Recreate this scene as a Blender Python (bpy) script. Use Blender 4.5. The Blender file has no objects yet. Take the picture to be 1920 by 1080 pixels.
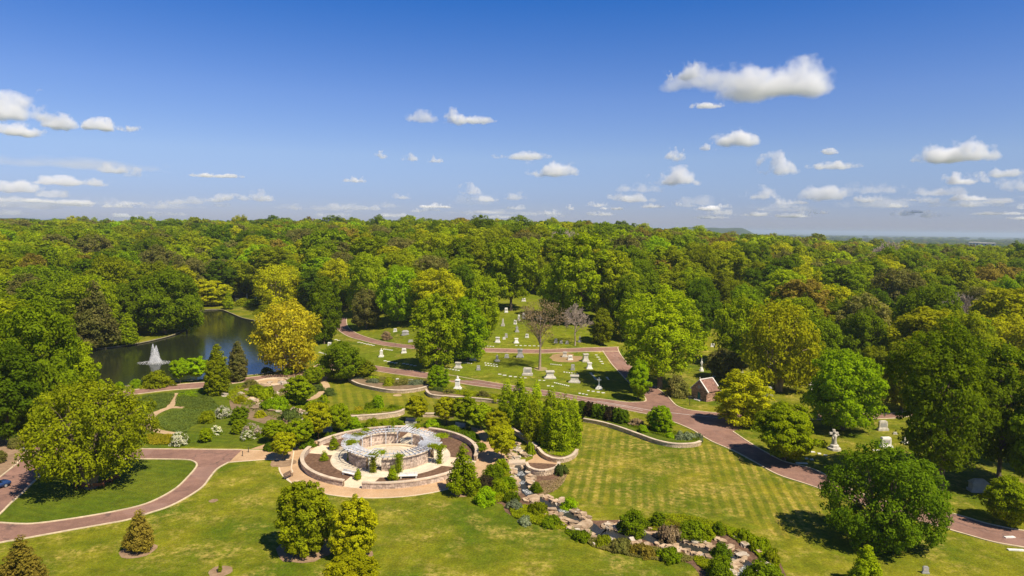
import bpy, bmesh, math, random
import numpy as np
from mathutils import Vector, Matrix, Quaternion, noise
from mathutils.geometry import tessellate_polygon, delaunay_2d_cdt
random.seed(7); rng = np.random.default_rng(7)
S = bpy.context.scene; C = S.collection; D_ = bpy.data; R = math.radians
# ------------------------------------------------------------------ camera
CAMZ = 45.0
cd = D_.cameras.new('camera'); cam = D_.objects.new('camera', cd); C.objects.link(cam)
cd.sensor_width = 36; cd.lens = 24.0; cd.clip_start = 1; cd.clip_end = 120000
PITCH, ROLL = R(5.0), math.atan(0.0135)
MC = Matrix.Rotation(R(90) - PITCH, 3, 'X') @ Matrix.Rotation(ROLL, 3, 'Z')
cam.matrix_world = Matrix.Translation((0, 0, CAMZ)) @ MC.to_4x4()
S.camera = cam
# ------------------------------------------------------------------ world and sun
SUN_EL = R(54); SUNV = Vector((0.72 * math.cos(SUN_EL), -0.69 * math.cos(SUN_EL), math.sin(SUN_EL))).normalized()
W = D_.worlds.new("World"); S.world = W; W.use_nodes = True
wn = W.node_tree.nodes; wl = W.node_tree.links; wn.clear()
sky = wn.new('ShaderNodeTexSky'); sky.sky_type = 'NISHITA'; sky.sun_disc = False
sky.sun_elevation = SUN_EL; sky.sun_rotation = math.atan2(SUNV.x, SUNV.y)
sky.altitude = 200; sky.air_density = 1.0; sky.dust_density = 0.35; sky.ozone_density = 3.2
bg = wn.new('ShaderNodeBackground'); bg.inputs[1].default_value = 0.098
wo = wn.new('ShaderNodeOutputWorld')
tcw = wn.new('ShaderNodeTexCoord'); sx = wn.new('ShaderNodeSeparateXYZ'); rp = wn.new('ShaderNodeValToRGB'); mu = wn.new('ShaderNodeMix')
mu.data_type = 'RGBA'; mu.blend_type = 'MULTIPLY'; mu.inputs[0].default_value = 1
wl.new(tcw.outputs['Generated'], sx.inputs[0]); wl.new(sx.outputs[2], rp.inputs[0])
for i, (p_, c_) in enumerate([(0.0, (.58,.61,.95)), (.04, (.58,.63,.98)), (.10, (.78,.80,1.04)), (.18, (.64,.76,1.12)), (.31, (.19,.58,1.15)), (.55, (.11,.33,.62))]):
    e = rp.color_ramp.elements[i] if i < 2 else rp.color_ramp.elements.new(p_)
    e.position = p_; e.color = tuple(x / 1.2 for x in c_) + (1,)
wl.new(sky.outputs[0], mu.inputs[6]); wl.new(rp.outputs[0], mu.inputs[7]); wl.new(mu.outputs[2], bg.inputs[0]); wl.new(bg.outputs[0], wo.inputs[0])
sl = D_.lights.new('sun', 'SUN'); sl.energy = 4.9; sl.angle = R(0.53); sl.color = (1.0, 0.90, 0.74)
sun = D_.objects.new('sun', sl); C.objects.link(sun)
sun.rotation_euler = (-SUNV).to_track_quat('-Z', 'Y').to_euler(); sun.location = (0, 0, 300)
S.view_settings.view_transform = 'Standard'; S.view_settings.look = 'None'
S.view_settings.exposure = 0.45; S.view_settings.gamma = 1.0; S.view_settings.use_curve_mapping = False
S.render.engine = 'CYCLES'
cy = S.cycles; cy.max_bounces = 12; cy.diffuse_bounces = 3; cy.glossy_bounces = 2; cy.transmission_bounces = 4
cy.transparent_max_bounces = 12; cy.volume_bounces = 10; cy.use_denoising = True
cy.sample_clamp_indirect = 6
# ------------------------------------------------------------------ helpers
def tag(o, label=None, cat=None, group=None, kind=None):
    if label: o['label'] = label
    if cat: o['category'] = cat
    if group: o['group'] = group
    if kind: o['kind'] = kind
    return o
def mesh(name, vs, fs, mats=(), parent=None, smooth=False):
    me = D_.meshes.new(name); me.from_pydata([tuple(v) for v in vs], [], fs); 
    for m in (mats if isinstance(mats, (list, tuple)) else [mats]): me.materials.append(m)
    if smooth: me.polygons.foreach_set('use_smooth', [True] * len(me.polygons))
    me.update(); o = D_.objects.new(name, me); C.objects.link(o)
    if parent: o.parent = parent
    return o
def empty(name, loc=(0, 0, 0), rz=0, label=None, cat=None, group=None):
    o = D_.objects.new(name, None); C.objects.link(o); o.location = loc; o.rotation_euler = (0, 0, rz)
    o.empty_display_size = .3
    return tag(o, label, cat, group)
def ray(px, py):
    v = MC @ Vector(((px - 960) / 1280.0, (540 - py) / 1280.0, -1.0))
    return v / math.hypot(v.x, v.y)          # per metre of ground distance
def at_z(px, py, z=0.0):
    v = ray(px, py); t = (z - CAMZ) / v.z
    return Vector((v.x * t, v.y * t, z))
MCI = MC.inverted()
def proj(p):
    q = MCI @ (Vector(p) - Vector((0, 0, CAMZ)))
    return (960 - 1280 * q.x / q.z, 540 + 1280 * q.y / q.z)
def cr(pts, n=6, closed=False):
    """Catmull-Rom through pts (tuples), n steps a span"""
    P = [Vector(p) for p in pts]; out = []; N = len(P)
    rngi = range(N) if closed else range(N - 1)
    for i in rngi:
        if closed: a, b, c, d = P[(i - 1) % N], P[i], P[(i + 1) % N], P[(i + 2) % N]
        else: a, b, c, d = P[max(i - 1, 0)], P[i], P[i + 1], P[min(i + 2, N - 1)]
        for k in range(n):
            t = k / n
            out.append(0.5 * ((2 * b) + (c - a) * t + (2 * a - 5 * b + 4 * c - d) * t * t + (3 * b - a - 3 * c + d) * t ** 3))
    if not closed: out.append(P[-1])
    return out
# ------------------------------------------------------------------ terrain
POND_PX = [(135,668),(157,656),(200,652),(250,645),(290,637),(327,627),(350,615),(366,600),(371,586),(385,581),(400,580),(417,581),(433,587),(455,596),(482,602),
           (515,612),(550,630),(575,650),(572,672),(545,690),(508,699),(463,704),(430,707),(387,711),(324,716.5),(272,721.5),(232,724.5),(180,729),(130,728),(110,700)]
POND = [p.to_2d() for p in cr([at_z(x, y).to_2d().to_3d() for x, y in POND_PX], 3, True)]
_PA = np.array([(p.x, p.y) for p in POND]); _PB = np.roll(_PA, -1, axis=0)
def pond_dist(x, y):
    x = np.atleast_1d(x)[:, None]; y = np.atleast_1d(y)[:, None]
    d = _PB - _PA; L = (d ** 2).sum(1)
    t = np.clip(((x - _PA[:, 0]) * d[:, 0] + (y - _PA[:, 1]) * d[:, 1]) / L, 0, 1)
    return np.sqrt((x - _PA[:, 0] - t * d[:, 0]) ** 2 + (y - _PA[:, 1] - t * d[:, 1]) ** 2).min(1)
def in_poly(x, y, P):
    c = np.zeros(len(x), bool); n = len(P)
    for i in range(n):
        x1, y1 = P[i][0], P[i][1]; x2, y2 = P[(i + 1) % n][0], P[(i + 1) % n][1]
        if y1 == y2: continue
        m = ((y1 > y) != (y2 > y)) & (x < (x2 - x1) * (y - y1) / (y2 - y1) + x1)
        c ^= m
    return c
TD = np.array([0, 200, 230, 275, 340, 420, 600, 900, 1400, 1900, 2600, 4200, 60000.])
TA = np.array([-60, -45, -32, -25, -19, -13, -4, 6, 12, 20, 28, 37, 60.])
TZ = np.array([
 [0,0,0,1,3,6,11,16,14,9,3,0,0],
 [0,0,0,1,3,6,11,16,14,9,3,0,0],
 [0,0,0,0,1,4,11,18,17,12,5,0,0],
 [0,0,0,0,0,1.5,11,20,20,16,8,0,0],
 [0,0,.4,1.5,5,8,16,22,22,17,8,0,0],
 [0,0,1.2,5,9,13,19,23,22,18,8,-5,-10],
 [0,0,2.5,9.5,14,17,21,24,22,18,6,-8,-15],
 [0,0,2.5,9.5,14,17,21,24,22,18,4,-10,-15],
 [0,0,1,5,10,13,16,16,13,6,-5,-15,-15],
 [0,0,.5,2.5,5,8,11,11,6,-2,-12,-15,-15],
 [0,0,0,1,3,5,7,6,0,-9,-15,-15,-15],
 [0,0,0,.5,2,4,6,6,-3,-12,-15,-15,-15],
 [0,0,0,.5,2,4,6,6,-3,-12,-15,-15,-15.]])
def hts(x, y):
    x = np.atleast_1d(np.asarray(x, float)); y = np.atleast_1d(np.asarray(y, float))
    D = np.hypot(x, y); az = np.degrees(np.arctan2(x, y))
    fi = np.clip(np.interp(az, TA, np.arange(len(TA))), 0, len(TA) - 1.0001); i = fi.astype(int); f = fi - i
    f = f * f * (3 - 2 * f)
    gj = np.clip(np.interp(D, TD, np.arange(len(TD))), 0, len(TD) - 1.0001); j = gj.astype(int); g = gj - j
    z = (TZ[i, j] * (1 - f) + TZ[i + 1, j] * f) * (1 - g) + (TZ[i, j + 1] * (1 - f) + TZ[i + 1, j + 1] * f) * g
    m = (D > 150) & (D < 520) & (az < -5)
    if m.any():
        s = np.clip((pond_dist(x[m], y[m]) - 6) / 60, 0, 1); ins = in_poly(x[m], y[m], _PA)
        z[m] *= np.where(ins, 0, s * s * (3 - 2 * s))
    return z
def hz(x, y): return float(hts(x, y)[0])
_T = np.concatenate([np.arange(60, 500, 1.5), np.arange(500, 1500, 6), np.arange(1500, 9000, 50)])
def at(px, py, h=0.0):
    """first point of the terrain (raised by h) on the ray through a photo pixel"""
    v = ray(px, py); z = CAMZ + v.z * _T
    d = z - (hts(v.x * _T, v.y * _T) + h); k = np.argmax(d < 0)
    if d[k] >= 0: k = len(_T) - 1
    if k == 0: t = _T[0]
    else: t = _T[k - 1] + (_T[k] - _T[k - 1]) * d[k - 1] / (d[k - 1] - d[k])
    x, y = v.x * t, v.y * t
    return Vector((x, y, hz(x, y)))
# ------------------------------------------------------------------ materials
def nodes(name):
    m = D_.materials.new(name); m.use_nodes = True; n = m.node_tree.nodes; n.clear()
    return m, n, m.node_tree.links
def N(n, t, **k):
    o = n.new(t)
    for a, b in k.items(): setattr(o, a, b)
    return o
def ntex(n, l, vec, scale, det=3, rough=.55):
    t = n.new('ShaderNodeTexNoise'); t.inputs['Scale'].default_value = scale; t.inputs['Detail'].default_value = det
    t.inputs['Roughness'].default_value = rough; l.new(vec, t.inputs['Vector']); return t.outputs['Fac']
def mrange(n, l, v, a, b, c=0, d=1):
    t = n.new('ShaderNodeMapRange'); t.clamp = True
    for i, x in enumerate((a, b, c, d)): t.inputs[i + 1].default_value = x
    l.new(v, t.inputs[0]); return t.outputs[0]
def mix(n, l, f, a, b, mode='MIX'):
    t = n.new('ShaderNodeMix'); t.data_type = 'RGBA'; t.blend_type = mode
    if isinstance(f, (int, float)): t.inputs[0].default_value = f
    else: l.new(f, t.inputs[0])
    for s, v in ((6, a), (7, b)):
        if isinstance(v, tuple): t.inputs[s].default_value = v + ((1,) if len(v) == 3 else ())
        else: l.new(v, t.inputs[s])
    return t.outputs[2]
def math_(n, l, op, a, b=None):
    t = n.new('ShaderNodeMath'); t.operation = op
    for i, v in enumerate((a, b)):
        if v is None: continue
        if isinstance(v, (int, float)): t.inputs[i].default_value = v
        else: l.new(v, t.inputs[i])
    return t.outputs[0]
def pos(n, l, obj=False):
    return n.new('ShaderNodeTexCoord').outputs['Object'] if obj else n.new('ShaderNodeNewGeometry').outputs['Position']
def M(name, c1, c2=None, scale=1.0, rough=.9, bump=0.0, bscale=None, obj=False, attr=0.0, metal=0.0, lo=.35, hi=.65, spec=.3):
    """two-tone noise material; attr = strength of the per-piece tone attribute 'tone'"""
    m, n, l = nodes(name); p = N(n, 'ShaderNodeBsdfPrincipled'); o = N(n, 'ShaderNodeOutputMaterial')
    l.new(p.outputs[0], o.inputs[0]); p.inputs['Roughness'].default_value = rough; p.inputs['Metallic'].default_value = metal
    p.inputs['Specular IOR Level'].default_value = spec
    v = pos(n, l, obj); c2 = c2 or tuple(x * .75 for x in c1)
    col = mix(n, l, mrange(n, l, ntex(n, l, v, scale, 5, .6), lo, hi), c1, c2)
    gv = N(n, 'ShaderNodeVectorMath', operation='SCALE'); l.new(col, gv.inputs[0])
    l.new(math_(n, l, 'MULTIPLY', mrange(n, l, ntex(n, l, v, scale * 7, 4, .7), .3, .7, .82, 1.18), mrange(n, l, ntex(n, l, v, scale * .16, 3, .6), .35, .65, .88, 1.12)), gv.inputs['Scale']); col = gv.outputs[0]
    if attr:
        a = N(n, 'ShaderNodeAttribute', attribute_name='tone'); f = mrange(n, l, a.outputs['Fac'], 0, 1, 1 - attr, 1 + attr)
        vm = N(n, 'ShaderNodeVectorMath', operation='SCALE'); l.new(col, vm.inputs[0]); l.new(f, vm.inputs['Scale']); col = vm.outputs[0]
    l.new(col, p.inputs['Base Color'])
    if bump:
        b = N(n, 'ShaderNodeBump'); b.inputs['Strength'].default_value = 1; b.inputs['Distance'].default_value = bump
        l.new(ntex(n, l, v, bscale or scale * 4, 4), b.inputs['Height']); l.new(b.outputs[0], p.inputs['Normal'])
    return m
def leaf_mat(name, c, var=.4, hue=None, trans=.45):
    """foliage: diffuse + translucent, tone varies leaf to leaf, clump to clump and tree to tree"""
    m, n, l = nodes(name); o = N(n, 'ShaderNodeOutputMaterial')
    a = N(n, 'ShaderNodeAttribute', attribute_name='tone'); oi = N(n, 'ShaderNodeObjectInfo')
    hue = hue or (c[0] * 1.2, c[1] * 1.12, c[2] * .9)
    v = pos(n, l, True)
    big = mrange(n, l, ntex(n, l, v, .35, 3), .4, .62)
    col = mix(n, l, big, c, hue)
    f = math_(n, l, 'MULTIPLY', mrange(n, l, a.outputs['Fac'], 0, 1, 1 - var, 1 + var), mrange(n, l, oi.outputs['Random'], 0, 1, .78, 1.2))
    vm = N(n, 'ShaderNodeVectorMath', operation='SCALE'); l.new(col, vm.inputs[0]); l.new(f, vm.inputs['Scale'])
    d = N(n, 'ShaderNodeBsdfDiffuse'); t = N(n, 'ShaderNodeBsdfTranslucent'); mx = N(n, 'ShaderNodeMixShader'); mx.inputs[0].default_value = trans
    tc = N(n, 'ShaderNodeVectorMath', operation='MULTIPLY'); tc.inputs[1].default_value = (1.15, 1.15, .4)
    l.new(vm.outputs[0], tc.inputs[0]); l.new(tc.outputs[0], t.inputs[0]); l.new(vm.outputs[0], d.inputs[0])
    l.new(d.outputs[0], mx.inputs[1]); l.new(t.outputs[0], mx.inputs[2]); l.new(mx.outputs[0], o.inputs[0])
    return m

# ------------------------------------------------------------------ ground materials
def grass_mat(name, a, b, dry, stripes=None, patch=.5, warp=.0):
    m, n, l = nodes(name); p = N(n, 'ShaderNodeBsdfPrincipled'); o = N(n, 'ShaderNodeOutputMaterial'); l.new(p.outputs[0], o.inputs[0])
    p.inputs['Roughness'].default_value = .95; p.inputs['Specular IOR Level'].default_value = .12
    v = pos(n, l)
    col = mix(n, l, mrange(n, l, ntex(n, l, v, .055, 6, .68), .40, .60), a, b)
    f = mrange(n, l, ntex(n, l, v, .16, 6, .7), patch, patch + .16)
    g = mrange(n, l, ntex(n, l, v, 1.1, 4, .7), .42, .62)
    col = mix(n, l, math_(n, l, 'MULTIPLY', math_(n, l, 'MULTIPLY', f, g), .85), col, dry)
    if stripes:
        for (dx, dy, per, amt) in stripes:
            w = N(n, 'ShaderNodeVectorMath', operation='DOT_PRODUCT'); w.inputs[1].default_value = (dx, dy, 0); l.new(v, w.inputs[0])
            ph = math_(n, l, 'ADD', math_(n, l, 'MULTIPLY', w.outputs['Value'], 2 * math.pi / per), math_(n, l, 'MULTIPLY', ntex(n, l, v, .06, 2), 2.6))
            s = mrange(n, l, math_(n, l, 'SINE', ph), -.5, .5, 0, 1)
            k = mrange(n, l, ntex(n, l, v, .05, 3), .36, .56, .25, 1)
            col = mix(n, l, math_(n, l, 'MULTIPLY', math_(n, l, 'MULTIPLY', s, k), amt), col, tuple(x * y for x, y in zip(a, (.62, .8, .6))))
    gr = mrange(n, l, ntex(n, l, v, 3.2, 5, .8), .36, .64, .66, 1.34)
    gr2 = math_(n, l, 'MULTIPLY', gr, mrange(n, l, ntex(n, l, v, .5, 4, .7), .34, .66, .76, 1.22))
    vm = N(n, 'ShaderNodeVectorMath', operation='SCALE'); l.new(col, vm.inputs[0]); l.new(gr2, vm.inputs['Scale'])
    l.new(vm.outputs[0], p.inputs['Base Color'])
    bb = N(n, 'ShaderNodeBump'); bb.inputs['Distance'].default_value = .12; bb.inputs['Strength'].default_value = .8
    l.new(ntex(n, l, v, 4.5, 4), bb.inputs['Height']); l.new(bb.outputs[0], p.inputs['Normal'])
    return m
G_GRASS = grass_mat('grass', (.080, .118, .003), (.190, .185, .008), (.42, .32, .075), patch=.48)
G_LAWN = grass_mat('mown_lawn', (.110, .135, .004), (.245, .21, .014), (.46, .33, .08), [(.983, -.184, 1.8, .60)], patch=.42)
G_LAWN2 = grass_mat('mown_lawn_upper', (.145, .16, .006), (.23, .205, .014), (.38, .3, .08), [(.96, .28, 2.5, .6)], patch=.56)
G_ISLE = grass_mat('island_lawn', (.085, .12, .005), (.125, .145, .008), (.26, .22, .05), [(.3, .95, 1.8, .3)], patch=.62)
G_HILL = grass_mat('hill_grass', (.125, .158, .005), (.18, .19, .010), (.36, .29, .07), [(.2, .98, 2.4, .2)], patch=.55)
G_PLAIN = M('far_woodland', (.035, .06, .022), (.06, .085, .03), .004, bump=0)
m_road = M('red_asphalt', (.205, .112, .084), (.300, .168, .120), .55, rough=.92, bump=.02, bscale=6, lo=.3, hi=.7)
def _cracks(m):
    n, l = m.node_tree.nodes, m.node_tree.links; p = next(q for q in n if q.type == 'BSDF_PRINCIPLED'); src = p.inputs['Base Color'].links[0].from_socket; v = pos(n, l)
    wv = N(n, 'ShaderNodeVectorMath', operation='ADD'); nz = n.new('ShaderNodeTexNoise'); nz.inputs['Scale'].default_value = .6; l.new(v, nz.inputs['Vector'])
    sc = N(n, 'ShaderNodeVectorMath', operation='SCALE'); sc.inputs['Scale'].default_value = 2.5; l.new(nz.outputs['Color'], sc.inputs[0]); l.new(v, wv.inputs[0]); l.new(sc.outputs[0], wv.inputs[1])
    vo = n.new('ShaderNodeTexVoronoi'); vo.feature = 'DISTANCE_TO_EDGE'; vo.inputs['Scale'].default_value = .16; l.new(wv.outputs[0], vo.inputs['Vector'])
    f = math_(n, l, 'MULTIPLY', mrange(n, l, vo.outputs['Distance'], .012, .03, 1, 0), mrange(n, l, ntex(n, l, v, .09, 2), .48, .6, 0, .75))
    col = mix(n, l, f, src, (.10, .065, .055)); pt = mrange(n, l, ntex(n, l, v, .12, 2, .3), .60, .615, 0, .28)
    l.new(mix(n, l, pt, col, (.34, .215, .17)), p.inputs['Base Color'])
_cracks(m_road)
m_kerb = M('kerb_concrete', (.66, .52, .34), (.50, .40, .26), 1.2)
m_line = M('gutter_line', (.6, .56, .52), (.5, .45, .42), 2)
m_pave = M('tan_paving', (.47, .295, .155), (.54, .36, .205), .5, bump=.01, bscale=12)
m_plaza = M('cream_stone', (.70, .56, .39), (.60, .47, .32), .6, bump=.01, bscale=8)
m_mulch = M('mulch', (.10, .052, .030), (.20, .115, .068), 1.6, bump=.06, bscale=9)
m_mulch2 = M('light_mulch', (.24, .15, .085), (.33, .22, .13), 1.2, bump=.05, bscale=8)
m_chip = M('woodchip', (.42, .28, .15), (.50, .35, .20), .9, bump=.04, bscale=8)
m_stone = M('wall_stone', (.46, .34, .21), (.62, .48, .33), .8, bump=.03, bscale=7, attr=.22)
m_stone2 = M('pink_wall_stone', (.44, .33, .26), (.62, .50, .40), .8, bump=.03, bscale=7, attr=.3)
m_cope = M('coping_stone', (.54, .42, .30), (.64, .52, .39), .7, bump=.02, bscale=8, attr=.1)
m_rock = M('sandstone_boulder', (.31, .205, .12), (.52, .39, .255), .9, bump=.10, bscale=2.5, attr=.3)
m_rock2 = M('pale_boulder', (.54, .47, .37), (.38, .30, .22), .9, bump=.08, bscale=2.5, attr=.2)
m_white = M('white_marble', (.80, .77, .70), (.60, .57, .50), 2.2, rough=.8, bump=.02, lo=.42, hi=.68)
m_cream = M('cream_marble', (.58, .53, .44), (.40, .37, .31), 1.8, rough=.8, bump=.02)
m_grey = M('grey_granite', (.40, .385, .36), (.30, .29, .27), 1.5, rough=.7, bump=.01)
m_soil = M('bed_soil', (.19, .125, .07), (.26, .18, .10), .9, bump=.08, bscale=5)
m_bark = M('bark', (.13, .095, .065), (.19, .145, .10), 2.5, bump=.03, obj=True)
m_palebark = M('pale_bark', (.42, .31, .22), (.28, .21, .15), 1.5, bump=.03, obj=True)
m_twig = M('twigs', (.44, .35, .27), (.34, .27, .21), 1.5, obj=True)
m_black = M('dark_metal', (.03, .03, .03), (.05, .05, .05), 2, rough=.5)
m_wood = M('red_bench_wood', (.22, .075, .035), (.15, .05, .025), 3)
m_pmetal = M('white_pergola', (.68, .70, .75), (.46, .48, .50), 1.6, rough=.5)
def water_mat(name, c, rough, bump, sc):
    m, n, l = nodes(name); p = N(n, 'ShaderNodeBsdfPrincipled'); o = N(n, 'ShaderNodeOutputMaterial'); l.new(p.outputs[0], o.inputs[0])
    p.inputs['Base Color'].default_value = c + (1,); p.inputs['Roughness'].default_value = rough; p.inputs['IOR'].default_value = 1.333
    p.inputs['Specular IOR Level'].default_value = .5
    b = N(n, 'ShaderNodeBump'); b.inputs['Distance'].default_value = bump; b.inputs['Strength'].default_value = 1
    l.new(ntex(n, l, pos(n, l), sc, 3), b.inputs['Height']); l.new(b.outputs[0], p.inputs['Normal']); return m
m_pond = water_mat('pond_water', (.018, .022, .010), .06, .035, .9)
m_stream = water_mat('stream_water', (.035, .035, .03), .12, .08, 2.5)
m_foam = M('white_water', (.05, .055, .05), (.6, .6, .58), 3.5, rough=.3, lo=.45, hi=.6)
# ------------------------------------------------------------------ the ground: one sheet to the horizon with the pond cut out
def build_ground():
    azs = np.radians(np.concatenate([np.arange(-180, -64, 8.0), np.arange(-64, 64.01, 1.0), np.arange(72, 173, 8.0)])); Ds = [30]
    while Ds[-1] < 25000: Ds.append(Ds[-1] * (1.03 if Ds[-1] < 1500 else 1.12))
    Ds = np.array(Ds); k0 = int(np.searchsorted(Ds, 520)); near = Ds[:k0 + 1]
    P2 = []
    for d in near:
        for a in azs: P2.append((d * math.sin(a), d * math.cos(a)))
    A = np.array(P2); keep = pond_dist(A[:, 0], A[:, 1]) > 1.5
    nb = len(azs)
    A2 = [Vector(p) for p, k in zip(P2, keep) if k]
    n0 = len(A2); A2 += [Vector((p.x, p.y)) for p in POND]
    ed = [(n0 + i, n0 + (i + 1) % len(POND)) for i in range(len(POND))]
    vo, eo, fo, *_ = delaunay_2d_cdt(A2, ed, [], 0, 1e-4)
    V = np.array([(v.x, v.y) for v in vo]); cen = np.array([V[list(f)].mean(0) for f in fo])
    inside = in_poly(cen[:, 0], cen[:, 1], _PA)
    F = [tuple(f) for f, i in zip(fo, inside) if not i]
    Z = hts(V[:, 0], V[:, 1]); vs = [(x, y, z) for (x, y), z in zip(V, Z)]
    base = len(vs); far = Ds[k0:]
    fx = np.concatenate([d * np.sin(azs) for d in far]); fy = np.concatenate([d * np.cos(azs) for d in far]); fz = hts(fx, fy)
    vs += list(zip(fx, fy, fz))
    for i in range(len(far) - 1):
        for j in range(nb):
            a = base + i * nb + j; c = base + i * nb + (j + 1) % nb; F.append((a, c, c + nb, a + nb))
    o = mesh('ground', vs, F, [G_GRASS, G_PLAIN], smooth=True)
    me = o.data
    bm = bmesh.new(); bm.from_mesh(me); bmesh.ops.remove_doubles(bm, verts=bm.verts, dist=.01); bmesh.ops.recalc_face_normals(bm, faces=bm.faces)
    for f in bm.faces:
        c = f.calc_center_median()
        if math.hypot(c.x, c.y) > 1300: f.material_index = 1
        if f.normal.z < 0: f.normal_flip()
    bm.to_mesh(me); bm.free()
    tag(o, kind='structure'); return o
build_ground()
# pond: bank, bed edge and water
def strip(pts_a, pts_b, name, mt, kind='structure', parent=None):
    n = len(pts_a); o = mesh(name, list(pts_a) + list(pts_b), [(i, i + 1, n + i + 1, n + i) for i in range(n - 1)], mt, parent)
    if kind: o['kind'] = kind
    return o
def offset(P, d, closed=False):
    out = []; n = len(P)
    for i in range(n):
        a = P[(i - 1) % n] if closed else P[max(i - 1, 0)]; b = P[(i + 1) % n] if closed else P[min(i + 1, n - 1)]
        t = Vector((b.x - a.x, b.y - a.y)); t = t.normalized() if t.length > 1e-6 else Vector((1, 0))
        out.append(Vector((P[i].x - t.y * d, P[i].y + t.x * d, P[i].z)))
    return out
PW = -.35
pl = [Vector((p.x, p.y, 0)) for p in POND]; pl2 = pl + [pl[0]]
def flatpoly(pts, z, name, mt, kind='structure', holes=(), parent=None):
    loops = [[Vector((p[0], p[1], 0)) for p in pts]] + [[Vector((p[0], p[1], 0)) for p in h] for h in holes]
    flat = [v for lp in loops for v in lp]; tr = tessellate_polygon(loops)
    fs = []
    for a, b, c in tr:
        A, B, Cc = flat[a], flat[b], flat[c]
        fs.append((a, b, c) if (B - A).cross(Cc - A).z > 0 else (a, c, b))
    o = mesh(name, [(v.x, v.y, z) for v in flat], fs, mt, parent)
    if kind: o['kind'] = kind
    return o
flatpoly(POND, PW, 'pond_water', m_pond)
strip([v + Vector((0, 0, .0)) for v in pl2], [Vector((v.x, v.y, -.8)) for v in pl2], 'pond_bank', m_soil)
def kerb(P, name='kerb', w=.32, h=.12, mt=None, closed=False, kind='structure', side=0, parent=None):
    """a raised strip of width w along ground points P (rests on the ground)"""
    mt = mt or m_kerb
    if closed: P = list(P) + [P[0]]
    A = offset(P, w / 2 + side); B = offset(P, -w / 2 + side); n = len(P); vs = []; fs = []
    for a, b in zip(A, B):
        vs += [(a.x, a.y, a.z - .1), (a.x, a.y, a.z + h), (b.x, b.y, b.z + h), (b.x, b.y, b.z - .1)]
    for i in range(n - 1):
        k = i * 4
        for j in range(3): fs.append((k + j, k + j + 1, k + 4 + j + 1, k + 4 + j))
    o = mesh(name, vs, fs, mt, parent)
    if kind: o['kind'] = kind
    return o
kerb(pl, 'pond_edging', .45, .12, M('pond_edge_stone', (.40, .33, .22), (.26, .25, .14), 1.5), closed=True)
def GP(pts, n=5, z=None, closed=False):
    """photo pixels -> smooth list of ground points"""
    Q = cr([Vector((x, y, 0)) for x, y in pts], n, closed)
    return [at(q.x, q.y) if z is None else at_z(q.x, q.y, z) for q in Q]
# ------------------------------------------------------------------ roads (asphalt sheets with raised kerbs)
LO = [(-140,1052),(-60,1032),(0,1018),(46,1010),(123,996),(197,983),(239,975),(281,962),(317,950),(352,932),(380,913),(394,895),(408,879),(429,867)]
LU = [(454,843.5),(281,842),(190,842),(140,840),(112,828)]
LX = [(118,806),(138,788),(170,772),(210,757),(237,742)]
LXU = [(232,734),(196,742),(150,758),(108,782),(90,802)]
LL = [(84,813),(76,821),(56,844),(32,869),(0,895),(-70,950),(-150,1010)]
ISL = [(-22,981),(0,980.5),(35,982.5),(70,981.5),(141,972),(211,960),(264,948),(299,934),(331,915),(352,895),(366,879),(369,871),(362,865),(345,862),(288,861),(200,861),(150,861),(112,861),(88,883),(65,902),(42,925),(21,943),(0,964),(-18,977)]
g_LO, g_LU, g_LX, g_LXU, g_LL = GP(LO), GP(LU), GP(LX), GP(LXU), GP(LL)
g_ISL = GP(ISL, 4, closed=True)
road_l = g_LO + g_LU + g_LX + g_LXU[0:] + g_LL
# pond-side road continues right to the main road
PU = [(232,734),(270,728.5),(324,722),(366,718),(391,716.5),(430,713),(463,708),(520,702),(560,699),(585,690),(600,683),(640,681),(690,684)]
PL = [(237,742),(282,736),(320,731.7),(366,728.5),(400,725),(440,719),(480,713.5),(530,709),(566,705),(600,697),(625,694),(655,692),(690,693)]
flatpoly(road_l, .004, 'red_loop_road', m_road, holes=[g_ISL])
flatpoly(g_ISL, .008, 'island_lawn', G_ISLE)
kerb(g_LO); kerb(g_LU[:-3]); kerb(g_LXU + g_LL); kerb(g_ISL, closed=True); kerb(g_LX)
def road2(U, L, name='road', z=.03, n=5, ku=True, kl=True, mt=None):
    a = GP(U, n); b = GP(L, n); m_ = min(len(a), len(b))
    def rs(P, k):
        d = [0]; 
        for i in range(1, len(P)): d.append(d[-1] + (P[i] - P[i - 1]).length)
        t = np.linspace(0, d[-1], k); 
        return [Vector((float(np.interp(q, d, [p.x for p in P])), float(np.interp(q, d, [p.y for p in P])), 0)) for q in t]
    k = 3 * m_; a2, b2 = rs(a, k), rs(b, k); rows = []
    for s in range(7):
        row = [p.lerp(q, s / 6) for p, q in zip(a2, b2)]
        hh = hts([p.x for p in row], [p.y for p in row])
        rows.append([Vector((p.x, p.y, h + z)) for p, h in zip(row, hh)])
    vs = [v for r in rows for v in r]; fs = []
    for s in range(6):
        for i in range(k - 1):
            q = s * k + i; fs.append((q, q + k, q + k + 1, q + 1))
    o = mesh(name, vs, fs, mt or m_road, smooth=True); o['kind'] = 'structure'
    for P, f in ((a, ku), (b, kl)):
        if f: kerb([Vector((p.x, p.y, hz(p.x, p.y))) for p in P])
    return rows
road2(PU, PL, 'pond_side_road', .012, ku=True, kl=True)
MU = [(690,684),(740,691.7),(773,695),(807,700),(840,703),(880,710),(933,719),(985,727),(1038,735),(1091,744),(1140,750),(1179,754.5),(1207,753)]
ML = [(690,693),(723,699),(773,706),(840,715),(880,722),(933,729),(1010,741),(1091,753),(1140,762),(1179,770),(1218,778),(1267,793),(1300,807)]
rows = road2(MU, ML, 'main_road', .016)
mid = [p.lerp(q, .5) for p, q in zip(rows[0], rows[-1])]
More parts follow.
